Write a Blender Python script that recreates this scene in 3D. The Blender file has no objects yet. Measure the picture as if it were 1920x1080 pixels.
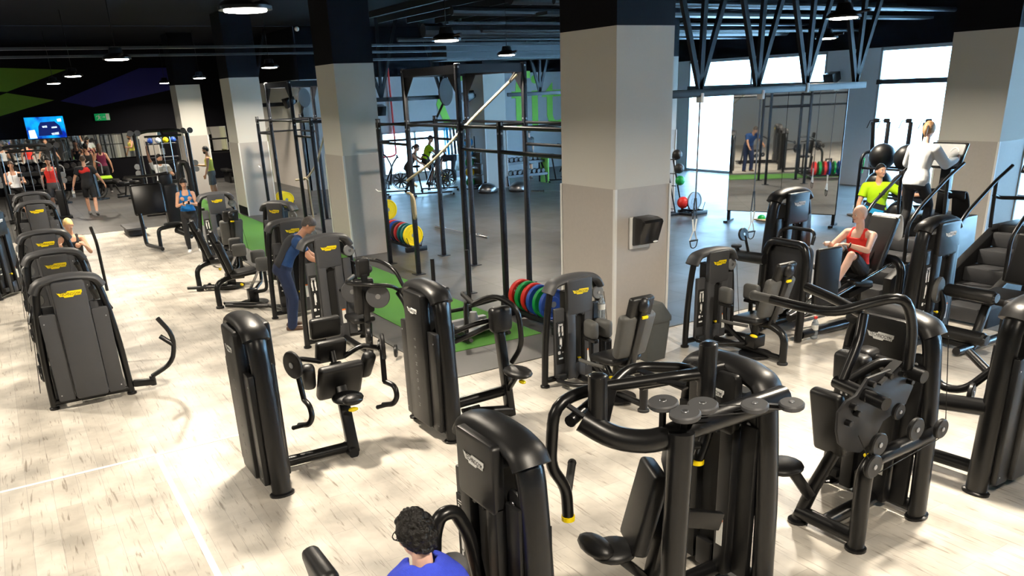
import bpy, bmesh, math, random
from mathutils import Vector as V, Matrix as MX, Euler
random.seed(7)
C = bpy.context.scene.collection
PI = math.pi
def rad(a): return a*PI/180

# ------------------------------------------------------------------ materials
MATS = {}
def mat(name, col=(.5,.5,.5), rough=.5, metal=0, emit=None, es=1, noise=0, nscale=20, bump=0, bscale=60, spec=.5, trans=0, coat=0, alpha=1, tint=None):
    m = bpy.data.materials.new(name); m.use_nodes = True; MATS[name] = m
    nt = m.node_tree; b = nt.nodes['Principled BSDF']
    b.inputs['Base Color'].default_value = (*col, 1); b.inputs['Roughness'].default_value = rough
    b.inputs['Metallic'].default_value = metal; b.inputs['Specular IOR Level'].default_value = spec
    b.inputs['Transmission Weight'].default_value = trans; b.inputs['Coat Weight'].default_value = coat
    b.inputs['Alpha'].default_value = alpha
    if emit: b.inputs['Emission Color'].default_value = (*emit, 1); b.inputs['Emission Strength'].default_value = es
    if noise or bump:
        tc = nt.nodes.new('ShaderNodeTexCoord')
    if noise:
        n = nt.nodes.new('ShaderNodeTexNoise'); n.inputs['Scale'].default_value = nscale; n.inputs['Detail'].default_value = 5
        nt.links.new(tc.outputs['Object'], n.inputs['Vector'])
        r = nt.nodes.new('ShaderNodeMapRange'); r.inputs[3].default_value = 1-noise; r.inputs[4].default_value = 1+noise
        nt.links.new(n.outputs[0], r.inputs[0])
        x = nt.nodes.new('ShaderNodeMix'); x.data_type = 'RGBA'; x.blend_type = 'MULTIPLY'; x.inputs[0].default_value = 1
        x.inputs[6].default_value = (*col, 1); nt.links.new(r.outputs[0], x.inputs[7]); nt.links.new(x.outputs[2], b.inputs['Base Color'])
    if bump:
        n2 = nt.nodes.new('ShaderNodeTexNoise'); n2.inputs['Scale'].default_value = bscale; n2.inputs['Detail'].default_value = 3
        nt.links.new(tc.outputs['Object'], n2.inputs['Vector'])
        bp = nt.nodes.new('ShaderNodeBump'); bp.inputs['Strength'].default_value = bump; bp.inputs['Distance'].default_value = .01
        nt.links.new(n2.outputs[0], bp.inputs['Height']); nt.links.new(bp.outputs[0], b.inputs['Normal'])
    return m
mat('frame', (.006,.006,.0065), .3, noise=.15, nscale=8, spec=.4)
mat('shroud', (.0075,.0075,.008), .4, spec=.4, noise=.12, nscale=5, bump=.04, bscale=400)
mat('grey', (.05,.051,.055), .5, spec=.4, noise=.1, nscale=5, bump=.05, bscale=400)
mat('greylight', (.17,.175,.18), .45, noise=.08)
mat('pad', (.008,.008,.0085), .42, spec=.4, noise=.15, nscale=12, bump=.08, bscale=180)
mat('padgrey', (.07,.07,.068), .55, spec=.4, noise=.12, nscale=12, bump=.1, bscale=220)
mat('rubber', (.012,.012,.012), .7, noise=.2)
mat('slot', (.003,.003,.003), .7, noise=.1)
mat('chrome', (.75,.76,.78), .18, 1, noise=.06)
mat('steel', (.45,.46,.48), .35, 1, noise=.1)
mat('yellow', (.9,.68,.0), .45, noise=.06)
mat('white', (.82,.82,.8), .5, noise=.05)
mat('label', (.7,.7,.66), .6, noise=.1, nscale=60)
mat('orange', (.8,.18,.03), .5, noise=.06)
mat('red', (.62,.02,.015), .45, noise=.08)
mat('green', (.0,.26,.05), .45, noise=.08)
mat('lime', (.36,.62,.02), .6, noise=.08)
mat('blue', (.015,.07,.38), .45, noise=.08)
mat('sky', (.02,.3,.72), .45, noise=.08)
mat('teal', (.0,.13,.14), .45, noise=.08)
mat('plateblack', (.02,.02,.022), .5, noise=.1)
mat('trussblack', (.004,.0045,.006), .5, noise=.1, spec=.2)
mat('rig', (.007,.008,.011), .42, spec=.3, noise=.15, nscale=6)
mat('rope', (.42,.36,.25), .85, noise=.2, nscale=40, bump=.5, bscale=90)
mat('plastic', (.01,.01,.011), .2, noise=.05)
mat('bin', (.05,.055,.055), .5, noise=.1)
mat('clearplastic', (.75,.85,.95), .1, trans=.8, noise=.03)
mat('skin', (.62,.33,.21), .5, noise=.1, nscale=14)
mat('skintan', (.45,.22,.13), .5, noise=.1, nscale=14)
mat('skinpale', (.75,.47,.36), .5, noise=.1, nscale=14)
mat('hairblack', (.006,.005,.0045), .45, spec=.3, noise=.5, nscale=50, bump=.8, bscale=90)
mat('hairbrown', (.07,.035,.018), .5, noise=.4, nscale=50, bump=.6, bscale=90)
mat('hairfair', (.3,.17,.08), .5, noise=.35, nscale=60, bump=.6, bscale=90)
mat('hairblond', (.75,.5,.2), .5, noise=.25, nscale=60, bump=.6, bscale=90)
mat('hairbald', (.68,.46,.37), .5, noise=.12, nscale=60)
mat('hairgrey', (.55,.52,.48), .6, noise=.2, nscale=60, bump=.4, bscale=90)
mat('hairsalt', (.06,.05,.045), .6, noise=.7, nscale=40, bump=.6, bscale=90)
mat('clothblack', (.012,.012,.014), .8, noise=.2, bump=.2, bscale=40)
mat('clothgrey', (.09,.09,.095), .85, noise=.15, bump=.2, bscale=40)
mat('clothred', (.75,.03,.02), .8, noise=.1, bump=.2, bscale=40)
mat('clothwhite', (.82,.84,.86), .8, noise=.05, bump=.25, bscale=25)
mat('clothblue', (.0,.16,.5), .8, noise=.12, bump=.2, bscale=30)
mat('clothcharcoal', (.02,.022,.028), .85, noise=.2, bump=.3, bscale=25)
mat('clothtrouser', (.006,.015,.05), .85, noise=.25, bump=.3, bscale=25)
mat('clothnavy', (.008,.045,.15), .8, noise=.25, bump=.3, bscale=25)
mat('clothteal', (.0,.2,.45), .8, noise=.2, bump=.3, bscale=25)
mat('clothlime', (.45,.75,.0), .8, noise=.06, bump=.25, bscale=25)
mat('clothcyan', (.02,.36,.7), .8, noise=.06, bump=.25, bscale=25)
mat('clothyellow', (.72,.62,.1), .8, noise=.15, bump=.25, bscale=25)
mat('clothmaroon', (.16,.01,.05), .8, noise=.12, bump=.25, bscale=25)
mat('towelblue', (.04,.07,.62), .95, noise=.15, nscale=50, bump=.5, bscale=200)
mat('shoe', (.2,.19,.19), .7, noise=.3)
mat('dark', (.02,.018,.016), .4, noise=.1)
mat('glow', (1,1,1), .5, emit=(1,.93,.82), es=40, noise=.01)
mat('greenlit', (.0,.2,.06), .5, emit=(.0,.3,.08), es=.5, noise=.02)

# ------------------------------------------------------------------ mesh builder
class B:
    def __init__(s): s.v=[]; s.f=[]; s.mi=[]; s.cur=0; s.X=MX()
    def add(s, vs, fs, M=None):
        M = s.X @ M if M is not None else s.X
        o = len(s.v); s.v += [tuple(M @ V(p)) for p in vs]
        s.f += [tuple(i+o for i in q) for q in fs]; s.mi += [s.cur]*len(fs); return s
    def bm(s, bm, M=None):
        bm.verts.index_update()
        s.add([v.co[:] for v in bm.verts], [[v.index for v in f.verts] for f in bm.faces], M); bm.free(); return s
    def box(s, c, d, rot=(0,0,0), bev=0, seg=2, M=None):
        bm = bmesh.new(); bmesh.ops.create_cube(bm, size=1)
        for v in bm.verts: v.co = V((v.co.x*d[0], v.co.y*d[1], v.co.z*d[2]))
        if bev: bmesh.ops.bevel(bm, geom=bm.edges[:], offset=min(bev, min(d)*.49), segments=seg, affect='EDGES', profile=.5)
        T = MX.Translation(c) @ Euler([rad(a) for a in rot]).to_matrix().to_4x4()
        return s.bm(bm, M @ T if M is not None else T)
    def bar(s, p0, p1, w, h=None, bev=0, up=(0,0,1)):     # box beam from p0 to p1
        p0, p1 = V(p0), V(p1); d = p1-p0; L = d.length; d.normalize(); h = h or w
        u = V(up)
        if abs(d.dot(u)) > .98: u = V((1,0,0))
        y = u.cross(d).normalized(); z = d.cross(y)
        M = MX((( d.x,y.x,z.x,(p0.x+p1.x)/2),(d.y,y.y,z.y,(p0.y+p1.y)/2),(d.z,y.z,z.z,(p0.z+p1.z)/2),(0,0,0,1)))
        return s.box((0,0,0), (L,w,h), bev=bev, M=M)
    def tube(s, pts, r, n=10, fil=0, r2=None, up=None, closed=False, rs=None, fs=4):
        P = [V(p) for p in pts]
        if fil:
            Q = [P[0]]
            for i in range(1, len(P)-1):
                a, b, c = P[i-1], P[i], P[i+1]; f = min(fil, (a-b).length*.48, (c-b).length*.48)
                A = b+(a-b).normalized()*f; D = b+(c-b).normalized()*f
                for k in range(fs+1):
                    t = k/fs; Q.append(A*(1-t)**2 + b*2*t*(1-t) + D*t*t)
            Q.append(P[-1]); P = Q
        m = len(P); T = []
        for i in range(m):
            if closed: d = P[(i+1)%m]-P[i-1]
            else: d = P[min(i+1,m-1)]-P[max(i-1,0)]
            T.append(d.normalized())
        u = V(up) if up else (V((0,0,1)) if abs(T[0].z) < .9 else V((1,0,0)))
        vs = []; fs_ = []
        nrm = (u - T[0]*u.dot(T[0])).normalized()
        for i in range(m):
            if up: q = V(up)-T[i]*V(up).dot(T[i]); nrm = q.normalized() if q.length > 1e-4 else nrm
            else: nrm = (nrm - T[i]*nrm.dot(T[i])).normalized()
            bi = T[i].cross(nrm); R1 = (rs[i] if rs else r); R2 = (r2/r*R1 if r2 else R1)
            for k in range(n):
                a = 2*PI*k/n; vs.append(P[i] + bi*(math.cos(a)*R1) + nrm*(math.sin(a)*R2))
        for i in range(m if closed else m-1):
            for k in range(n):
                j = (i+1) % m; fs_.append((i*n+k, i*n+(k+1)%n, j*n+(k+1)%n, j*n+k))
        if not closed: fs_.append(tuple(range(n-1,-1,-1))); fs_.append(tuple((m-1)*n+k for k in range(n)))
        return s.add(vs, fs_)
    def cyl(s, p0, p1, r, n=16, r2=None):
        P0, P1 = V(p0), V(p1); return s.tube([P0, P1], r, n, rs=[r, r if r2 is None else r2])
    def disc(s, c, ax, r, t, n=24, bev=.004):               # disc with rounded rim
        c = V(c); ax = V(ax).normalized(); h = t/2
        return s.tube([c-ax*h, c-ax*h, c-ax*(h-bev), c+ax*(h-bev), c+ax*h, c+ax*h], r, n, rs=[.001, r-bev, r, r, r-bev, .001], up=(V((0,0,1)) if abs(ax.z)<.9 else V((1,0,0)))) if False else s.lathe([(0.0005,-h),(r-bev,-h),(r,-h+bev),(r,h-bev),(r-bev,h),(0.0005,h)], n, axis_m(c, ax))
    def lathe(s, prof, n=16, M=None):
        vs = []; fs = []; m = len(prof)
        for r, z in prof:
            for k in range(n):
                a = 2*PI*k/n; vs.append((r*math.cos(a), r*math.sin(a), z))
        for i in range(m-1):
            for k in range(n): fs.append((i*n+k, i*n+(k+1)%n, (i+1)*n+(k+1)%n, (i+1)*n+k))
        fs.append(tuple(range(n-1,-1,-1))); fs.append(tuple((m-1)*n+k for k in range(n)))
        return s.add(vs, fs, M)
    def ball(s, c, r, n=16, m=10, rot=None):
        if not hasattr(r, '__len__'): r = (r,r,r)
        T = MX.Translation(c) @ (rot.to_4x4() if rot is not None else MX()) @ MX.Diagonal((*r,1))
        return s.lathe([(max(.002, math.sin(PI*i/m)), -math.cos(PI*i/m)) for i in range(m+1)], n, T)
    def prism(s, pts, d, M=None, bev=0, seg=2):              # outline in local XY, thickness d along +Z
        bm = bmesh.new(); f = bm.faces.new([bm.verts.new((p[0],p[1],0)) for p in pts])
        g = bmesh.ops.extrude_face_region(bm, geom=[f])
        for e in g['geom']:
            if isinstance(e, bmesh.types.BMVert): e.co.z += d
        bmesh.ops.recalc_face_normals(bm, faces=bm.faces[:])
        if bev: bmesh.ops.bevel(bm, geom=[e for e in bm.edges if abs(e.verts[0].co.z-e.verts[1].co.z) < 1e-6], offset=bev, segments=seg, affect='EDGES', profile=.5)
        return s.bm(bm, M)
    def loft(s, rings, cap=True):
        vs = [p for r in rings for p in r]; n = len(rings[0]); fs = []
        for i in range(len(rings)-1):
            for k in range(n): fs.append((i*n+k, i*n+(k+1)%n, (i+1)*n+(k+1)%n, (i+1)*n+k))
        if cap: fs.append(tuple(range(n-1,-1,-1))); fs.append(tuple((len(rings)-1)*n+k for k in range(n)))
        return s.add(vs, fs)
def axis_m(c, ax):
    ax = V(ax).normalized(); return MX.Translation(c) @ ax.to_track_quat('Z','Y').to_matrix().to_4x4()
def rrect(w, h, r, n=4, cx=0, cy=0):
    o = []
    for sx, sy, a0 in ((1,1,0),(-1,1,90),(-1,-1,180),(1,-1,270)):
        for k in range(n+1):
            a = rad(a0+90*k/n); o.append((cx+sx*(w/2-r)+r*math.cos(a), cy+sy*(h/2-r)+r*math.sin(a)))
    return o
def frame_m(o, x, y):        # matrix with local X, Y directions and origin o
    x, y = V(x).normalized(), V(y); y = (y-x*y.dot(x)).normalized(); z = x.cross(y)
    return MX(((x.x,y.x,z.x,o[0]),(x.y,y.y,z.y,o[1]),(x.z,y.z,z.z,o[2]),(0,0,0,1)))
def obj(name, b, m, parent=None, ang=38, label=None):
    me = bpy.data.meshes.new(name); me.from_pydata(b.v, [], b.f)
    for x in (m if isinstance(m, (list,tuple)) else [m]): me.materials.append(MATS[x] if isinstance(x, str) else x)
    me.polygons.foreach_set('material_index', b.mi); me.polygons.foreach_set('use_smooth', [True]*len(b.f))
    bm = bmesh.new(); bm.from_mesh(me); bmesh.ops.recalc_face_normals(bm, faces=bm.faces[:]); bm.to_mesh(me); bm.free()
    me.set_sharp_from_angle(angle=rad(ang))
    o = bpy.data.objects.new(name, me); C.objects.link(o)
    if parent: o.parent = parent
    if label: o['label'] = label
    return o
def tag(o, label, cat, group=None):
    o['label'] = label; o['category'] = cat
    if group: o['group'] = group
    return o
def thing(name, label, cat, loc=(0,0,0), rz=0, group=None):
    o = bpy.data.objects.new(name, None); C.objects.link(o); o.empty_display_size = .1
    o.location = loc; o.rotation_euler = (0,0,rad(rz)); return tag(o, label, cat, group)
def struct(name, b, m, ang=30):
    o = obj(name, b, m, None, ang); o['kind'] = 'structure'; return o
def dup(src, loc, rz=None, label=None, scale=None):
    def cp(o, par):
        c = o.copy(); C.objects.link(c); c.parent = par
        for k in KIDS.get(o.name, list(o.children)): cp(k, c)
        return c
    r = cp(src, None); r.location = loc
    if rz is not None: r.rotation_euler = (0,0,rad(rz))
    if label: r['label'] = label
    if scale: r.scale = (scale,)*3
    return r
KIDS = {}
TXT = {}
def text(name, s, h, M, m, parent=None, w=None, ext=.001):     # lettering: local XY plane of M, centred, cap height h (or width w)
    if s not in TXT:
        cu = bpy.data.curves.new('t', 'FONT'); cu.body = s; cu.align_x = 'CENTER'; cu.align_y = 'CENTER'; cu.resolution_u = 2; cu.extrude = .02
        to = bpy.data.objects.new('t', cu); C.objects.link(to)
        me = bpy.data.meshes.new_from_object(to.evaluated_get(bpy.context.evaluated_depsgraph_get()))
        vs = [v.co.copy() for v in me.vertices]; fs = [tuple(p.vertices) for p in me.polygons]
        bpy.data.objects.remove(to); bpy.data.meshes.remove(me)
        x0 = min(v.x for v in vs); x1 = max(v.x for v in vs); y0 = min(v.y for v in vs); y1 = max(v.y for v in vs)
        TXT[s] = ([V((v.x-(x0+x1)/2, v.y-(y0+y1)/2, v.z)) for v in vs], fs, x1-x0, y1-y0)
    vs, fs, tw, th = TXT[s]
    sx = sy = (h/th if h else w/tw)
    if w and h: sx = w/tw
    b = B(); b.add([(v.x*sx, v.y*sy, v.z/.02*ext) for v in vs], fs, M)
    return obj(name, b, m, parent, 30)
# ------------------------------------------------------------------ camera
cam = bpy.data.cameras.new('camera'); co = bpy.data.objects.new('camera', cam); C.objects.link(co)
cam.sensor_width = 36; cam.lens = 1495.95/1920*36; cam.sensor_fit = 'HORIZONTAL'
cam.shift_x = (960-945.94)/1920; cam.shift_y = (739.05-540)/1920; cam.clip_start = .05; cam.clip_end = 300
ya, pi_, ro = -1.03178881, -.364695795, -.0421387767
fw = V((math.sin(ya)*math.cos(pi_), math.cos(ya)*math.cos(pi_), math.sin(pi_)))
r0 = fw.cross(V((0,0,1))).normalized(); u0 = r0.cross(fw)
rr = r0*math.cos(ro)+u0*math.sin(ro); uu = u0*math.cos(ro)-r0*math.sin(ro)
co.matrix_world = MX(((rr.x,uu.x,-fw.x,0),(rr.y,uu.y,-fw.y,0),(rr.z,uu.z,-fw.z,3.2),(0,0,0,1)))
sc = bpy.context.scene; sc.camera = co
sc.view_settings.view_transform = 'Standard'; sc.view_settings.look = 'None'; sc.view_settings.gamma = 1; sc.view_settings.exposure = .2
sc.cycles.use_denoising = True; sc.cycles.max_bounces = 7; sc.cycles.diffuse_bounces = 3; sc.cycles.glossy_bounces = 4; sc.cycles.transmission_bounces = 4; sc.cycles.sample_clamp_indirect = 6
# ------------------------------------------------------------------ world
w = bpy.data.worlds.new('world'); sc.world = w; w.use_nodes = True
bg = w.node_tree.nodes['Background']; bg.inputs[0].default_value = (.42,.7,1,1); bg.inputs[1].default_value = 55
# ------------------------------------------------------------------ floor materials
def nodes(m): nt = m.node_tree; return nt, nt.nodes['Principled BSDF'], (lambda t: nt.nodes.new('ShaderNode'+t)), nt.links.new
m = mat('woodfloor', (.6,.56,.5), .33); nt, bs, N, L = nodes(m)
geo = N('NewGeometry'); mp = N('Mapping'); mp.inputs['Rotation'].default_value = (0,0,0); L(geo.outputs['Position'], mp.inputs[0])
br = N('TexBrick'); br.inputs['Scale'].default_value = 1; br.inputs['Brick Width'].default_value = 1.2; br.inputs['Row Height'].default_value = .2
br.inputs['Mortar Size'].default_value = .0015; br.inputs['Color1'].default_value = (.64,.6,.535,1); br.inputs['Color2'].default_value = (.53,.49,.43,1); br.inputs['Mortar'].default_value = (.36,.33,.3,1); br.inputs['Bias'].default_value = -.1
L(mp.outputs[0], br.inputs['Vector'])
m2 = N('Mapping'); m2.inputs['Scale'].default_value = (2.6,34,1); L(geo.outputs['Position'], m2.inputs[0])
n1 = N('TexNoise'); n1.inputs['Scale'].default_value = 1; n1.inputs['Detail'].default_value = 7; n1.inputs['Distortion'].default_value = 1.2; L(m2.outputs[0], n1.inputs['Vector'])
rp = N('ValToRGB'); rp.color_ramp.elements[0].position = .3; rp.color_ramp.elements[0].color = (.4,.36,.32,1); rp.color_ramp.elements[1].position = .41; rp.color_ramp.elements[1].color = (1,1,1,1); L(n1.outputs[0], rp.inputs[0])
n3 = N('TexNoise'); n3.inputs['Scale'].default_value = 2.4; n3.inputs['Detail'].default_value = 6; L(geo.outputs['Position'], n3.inputs['Vector'])
r3 = N('MapRange'); r3.inputs[1].default_value = .3; r3.inputs[2].default_value = .7; r3.inputs[3].default_value = .6; r3.inputs[4].default_value = 1.12; L(n3.outputs[0], r3.inputs[0])
x1 = N('Mix'); x1.data_type = 'RGBA'; x1.blend_type = 'MULTIPLY'; x1.inputs[0].default_value = .8; L(br.outputs[0], x1.inputs[6]); L(rp.outputs[0], x1.inputs[7])
x2 = N('Mix'); x2.data_type = 'RGBA'; x2.blend_type = 'MULTIPLY'; x2.inputs[0].default_value = 1; L(x1.outputs[2], x2.inputs[6]); L(r3.outputs[0], x2.inputs[7]); L(x2.outputs[2], bs.inputs['Base Color'])
m = mat('rubberfloor', (.05,.05,.05), .34); nt, bs, N, L = nodes(m)
geo = N('NewGeometry'); br = N('TexBrick'); br.offset = 0; br.inputs['Scale'].default_value = 1; br.inputs['Brick Width'].default_value = 1; br.inputs['Row Height'].default_value = 1
br.inputs['Mortar Size'].default_value = .008; br.inputs['Color1'].default_value = (.075,.074,.073,1); br.inputs['Color2'].default_value = (.058,.057,.056,1); br.inputs['Mortar'].default_value = (.012,.012,.012,1)
L(geo.outputs['Position'], br.inputs['Vector'])
n1 = N('TexNoise'); n1.inputs['Scale'].default_value = 140; n1.inputs['Detail'].default_value = 2; L(geo.outputs['Position'], n1.inputs['Vector'])
r1 = N('MapRange'); r1.inputs[3].default_value = .6; r1.inputs[4].default_value = 1.4; L(n1.outputs[0], r1.inputs[0])
x1 = N('Mix'); x1.data_type = 'RGBA'; x1.blend_type = 'MULTIPLY'; x1.inputs[0].default_value = 1; L(br.outputs[0], x1.inputs[6]); L(r1.outputs[0], x1.inputs[7]); L(x1.outputs[2], bs.inputs['Base Color'])
n4 = N('TexNoise'); n4.inputs['Scale'].default_value = 1.5; L(geo.outputs['Position'], n4.inputs['Vector']); r4 = N('MapRange'); r4.inputs[3].default_value = .3; r4.inputs[4].default_value = .5; L(n4.outputs[0], r4.inputs[0]); L(r4.outputs[0], bs.inputs['Roughness'])
bp = N('Bump'); bp.inputs['Strength'].default_value = .25; bp.inputs['Distance'].default_value = .004; L(n1.outputs[0], bp.inputs['Height']); L(bp.outputs[0], bs.inputs['Normal'])
m = mat('turf', (.055,.2,.02), .9, noise=.35, nscale=120, bump=1, bscale=260)
mat('cream', (.6,.585,.54), .75, noise=.03, nscale=60, bump=.1, bscale=300)
mat('taupe', (.43,.40,.37), .55, noise=.06, nscale=25, bump=.05, bscale=150)
mat('blackpaint', (.0022,.0022,.0045), .8, spec=.15, noise=.15, nscale=3)
mat('wallwhite', (.84,.87,.9), .8, noise=.03, nscale=10)
mat('trimwhite', (.75,.75,.73), .5, noise=.04)
mat('door', (.45,.45,.3), .5, noise=.05)
mat('mirrorglass', (.86,.88,.88), .02, 1, noise=.01)
mat('muralgreen', (.1,.2,.0), .7, noise=.1, nscale=3)
mat('muralblue', (.003,.003,.14), .7, noise=.1, nscale=3)
mat('lettergreen', (.3,.72,.1), .7, noise=.05)
mat('duct', (.05,.055,.06), .4, .6, noise=.2)
mat('tray', (.12,.12,.115), .5, .3, noise=.2)
mat('asphalt', (.5,.52,.52), .9, noise=.1)
g = mat('glass', (.85,.95,.98), .02, trans=1, noise=.01); g.node_tree.nodes['Principled BSDF'].inputs['IOR'].default_value = 1.02

def plane(b, x0, x1, y0, y1, z): b.add([(x0,y0,z),(x1,y0,z),(x1,y1,z),(x0,y1,z)], [(0,1,2,3)])
b = B(); b.box((-4.15,-2.975,-.1),(40.3,14.05,.2)); b.box((4,13.275,-.1),(24,18.45,.2)); o = struct('floor', b, 'woodfloor')
b = B(); b.box((-18.95,13.375,-.1),(21.9-0,18.65,.2)); b.box((-34.1,0,-.1),(8.4,19.9,.2)); b.box((-27.1,-2.975,-.1),(5.6,14.05,.2)); b.box((-29.9,13.375,-.1),(0.01,18.65,.2)); o = struct('floor_rubber', b, 'rubberfloor')
b = B(); b.box((-19.95,5.25,.0015),(22.1,1.42,.012)); o = struct('floor_turf', b, 'turf')
b = B(); b.box((-7.87,.5,.001),(.045,2.3,.004)); struct('trim_1', b, 'trimwhite')
b = B(); b.box((-5,.72,.001),(5.7,.05,.004)); struct('trim_2', b, 'trimwhite')
b = B(); b.box((-8.03,13.2,.004),(.06,18.4,.012)); b.box((-16.2,4.07,.004),(16.3,.06,.012)); b.box((-24.3,-2.9,.004),(.06,13.9,.012)); struct('trim_3', b, 'tray')
b = B(); b.box((-6.1,6.5,5.55),(46.4,34,.1)); b.box((-33.8,0,5.55),(8.9,20,.1)); struct('ceiling', b, 'blackpaint')
# ------------------------------------------------------------------ walls
b = B(); b.box((-38.1,0,2.75),(.2,20,5.5)); struct('wall_back', b, 'blackpaint')
b = B(); b.box((-33.7,9.8,1.03),(8.8,.2,2.06)); b.cur=1; b.box((-33.7,9.8,2.93),(8.8,.2,1.74)); b.cur=2; b.box((-33.7,9.8,4.65),(8.8,.2,1.7)); struct('wall_side', b, ['taupe','cream','blackpaint'])
# wall with the window at x=-29.3
def wallx(x, y0, y1, z0, z1, b): b.box((x-.1,(y0+y1)/2,(z0+z1)/2),(.2,y1-y0,z1-z0))
b = B(); wallx(-29.3,9.7,12.6,0,3.8,b); wallx(-29.3,16.6,22.7,0,3.8,b); wallx(-29.3,12.6,16.6,0,.25,b); wallx(-29.3,12.6,16.6,1.85,3.8,b); b.cur=1; wallx(-29.3,9.7,22.7,3.8,5.5,b); struct('wall_left', b, ['wallwhite','blackpaint'])
b = B()
for x0, x1 in ((-29.3,-23.4),(-17.4,-15.6),(-9.4,-7.2),(-1,0),(5.5,17)): b.box(((x0+x1)/2,22.6,1.95),(x1-x0,.2,3.9))
b.cur=1; b.box((-11,22.6,4.7),(56,.2,1.6)); struct('wall_right', b, ['wallwhite','blackpaint'])
b = B(); b.box((16.1,6.5,2.75),(.2,33,5.5)); struct('wall_front', b, 'cream')
b = B(); b.box((-11,-9.9,2.75),(56,.2,5.5)); struct('wall_near', b, 'cream')
mat('winframe', (.55,.58,.6), .4, noise=.04)
def window(i, x0, x1):
    b = B(); y = 22.55
    for x in (x0+.04, x1-.04, (x0+x1)/2): b.box((x,y,1.95),(.07,.1,3.9))
    for z in (.06,3.86): b.box(((x0+x1)/2,y,z),(x1-x0,.1,.1))
    b.cur=2; b.box(((x0+x1)/2,y-.03,2.97),(x1-x0,.14,.13))
    b.cur=1; b.box(((x0+x1)/2,y+.02,1.95),(x1-x0-.1,.01,3.8))
    return struct('window_%d'%i, b, ['winframe','glass','duct'])
for i, (x0, x1) in enumerate(((-23.4,-17.4),(-15.6,-9.4),(-7.2,-1),(0,5.5))): window(i+1, x0, x1)
b = B()
for y in (12.63,14.0,15.3,16.57): b.box((-29.36,y,1.05),(.1,.06,1.6))
for z in (.28,1.82): b.box((-29.36,14.6,z),(.1,4,.07))
b.cur=1; b.box((-29.38,14.6,1.05),(.01,3.9,1.5)); struct('window_5', b, ['winframe','glass'])
b = B(); b.box((-11,40,-.3),(140,100,.2)); o = struct('ground', b, 'asphalt')
b = B(); b.box((-34.4,9.66,1.03),(1.0,.06,2.06), bev=.005); b.cur=1; b.box((-34.4,9.68,2.1),(1.16,.05,.08)); b.box((-34.94,9.68,1.05),(.08,.05,2.1)); b.box((-33.86,9.68,1.05),(.08,.05,2.1)); b.cur=2; b.box((-34.4,9.6,1.0),(.8,.05,.06)); d = struct('door_1', b, ['door','trimwhite','plastic'])
# columns
def column(x, y, top=True):
    b = B(); X0, Y0, W, D = x, y, 1.06, .84; c = (X0-W/2, Y0+D/2)
    b.box((*c,1.03),(W,D,2.06)); b.cur=1; b.box((*c,2.93),(W,D,1.74)); b.cur=2; b.box((*c,4.65),(W,D,1.7))
    b.cur=3
    for sx in (-1,1):
        for sy in (-1,1): b.box((c[0]+sx*W/2,c[1]+sy*D/2,1.03),(.035,.035,2.06))
    b.cur=2; b.box((c[0],c[1]-D/2,.12),(W-.04,.02,.24))
    return struct('wall_column', b, ['taupe','cream','blackpaint','trimwhite'])
for x in (-7.42,-16.1,-24.35,-32.0): column(x, 6.05)
for x in (-7.5,-16.1,-24.4): column(x, 14.27)
# mirrors on the back wall, black kick panel, mural
b = B()
b.box((-37.97,3.2,1.65),(.02,6.2,.95)); o = obj('wall_mirror', b, 'mirrorglass'); tag(o, 'long low mirror strip on the black back wall under the television', 'mirror')
b = B(); b.box((-37.97,8.3,1.68),(.02,1.35,1.0)); o = obj('wall_mirror', b, 'mirrorglass'); tag(o, 'short mirror on the black back wall between two columns', 'mirror')
def poly(b, pts, x=-37.97, d=.01): b.prism([(p[0],p[1]) for p in pts], d, frame_m((x,0,0),(0,1,0),(0,0,1)))
b = B(); poly(b, [(.0,3.5),(.98,3.82),(2.55,3.5),(.0,2.85),(-2.5,2.2),(-2.5,3.0)]); obj_m = struct('wall_mural_green', b, 'muralgreen')
b = B(); poly(b, [(-2.5,4.1),(-2.5,4.9),(3.2,4.6),(1.0,3.86)]); struct('wall_mural_green', b, 'muralgreen')
b = B(); poly(b, [(2.75,3.46),(3.9,3.18),(6.9,3.72),(7.6,3.9),(7.6,4.6),(5.9,4.6)]); struct('wall_mural_blue', b, 'muralblue')
# green word on the left wall
text('wall_lettering', 'O fit', None, frame_m((-29.285,18.0,2.75),(0,1,0),(0,0,1)), 'lettergreen', None, w=6.0, ext=.006)['kind'] = 'structure'
# ------------------------------------------------------------------ lamps
def lamp(x, y, z=3.95, e=220, label=''):
    t = thing('ceiling_lamp', label, 'lamp', (x,y,z), 0, 'round high bay lamps')
    b = B(); b.lathe([(.05,.2),(.1,.19),(.12,.1),(.19,.07),(.235,.03),(.235,.0),(.2,.0)], 20); obj('housing', b, 'frame', t)
    b = B(); b.lathe([(.19,.012),(.185,-.012),(.1,-.02),(.002,-.022)], 20); obj('diffuser', b, 'glow', t)
    b = B(); b.cyl((0,0,.19),(0,0,5.5-z),.008,6); obj('cord', b, 'frame', t)
    b = B(); b.tube([(.2,0,.05),(.3,.05,.07),(.38,.05,.07)],.02,6); obj('bracket', b, 'frame', t)
    l = bpy.data.lights.new('lamp_light', 'AREA'); l.shape = 'DISK'; l.size = .34; l.energy = e; l.color = (1,.88,.71); l.spread = rad(150)
    lo = bpy.data.objects.new('lamp_light', l); C.objects.link(lo); lo.location = (x,y,z-.04)
    return t
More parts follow.
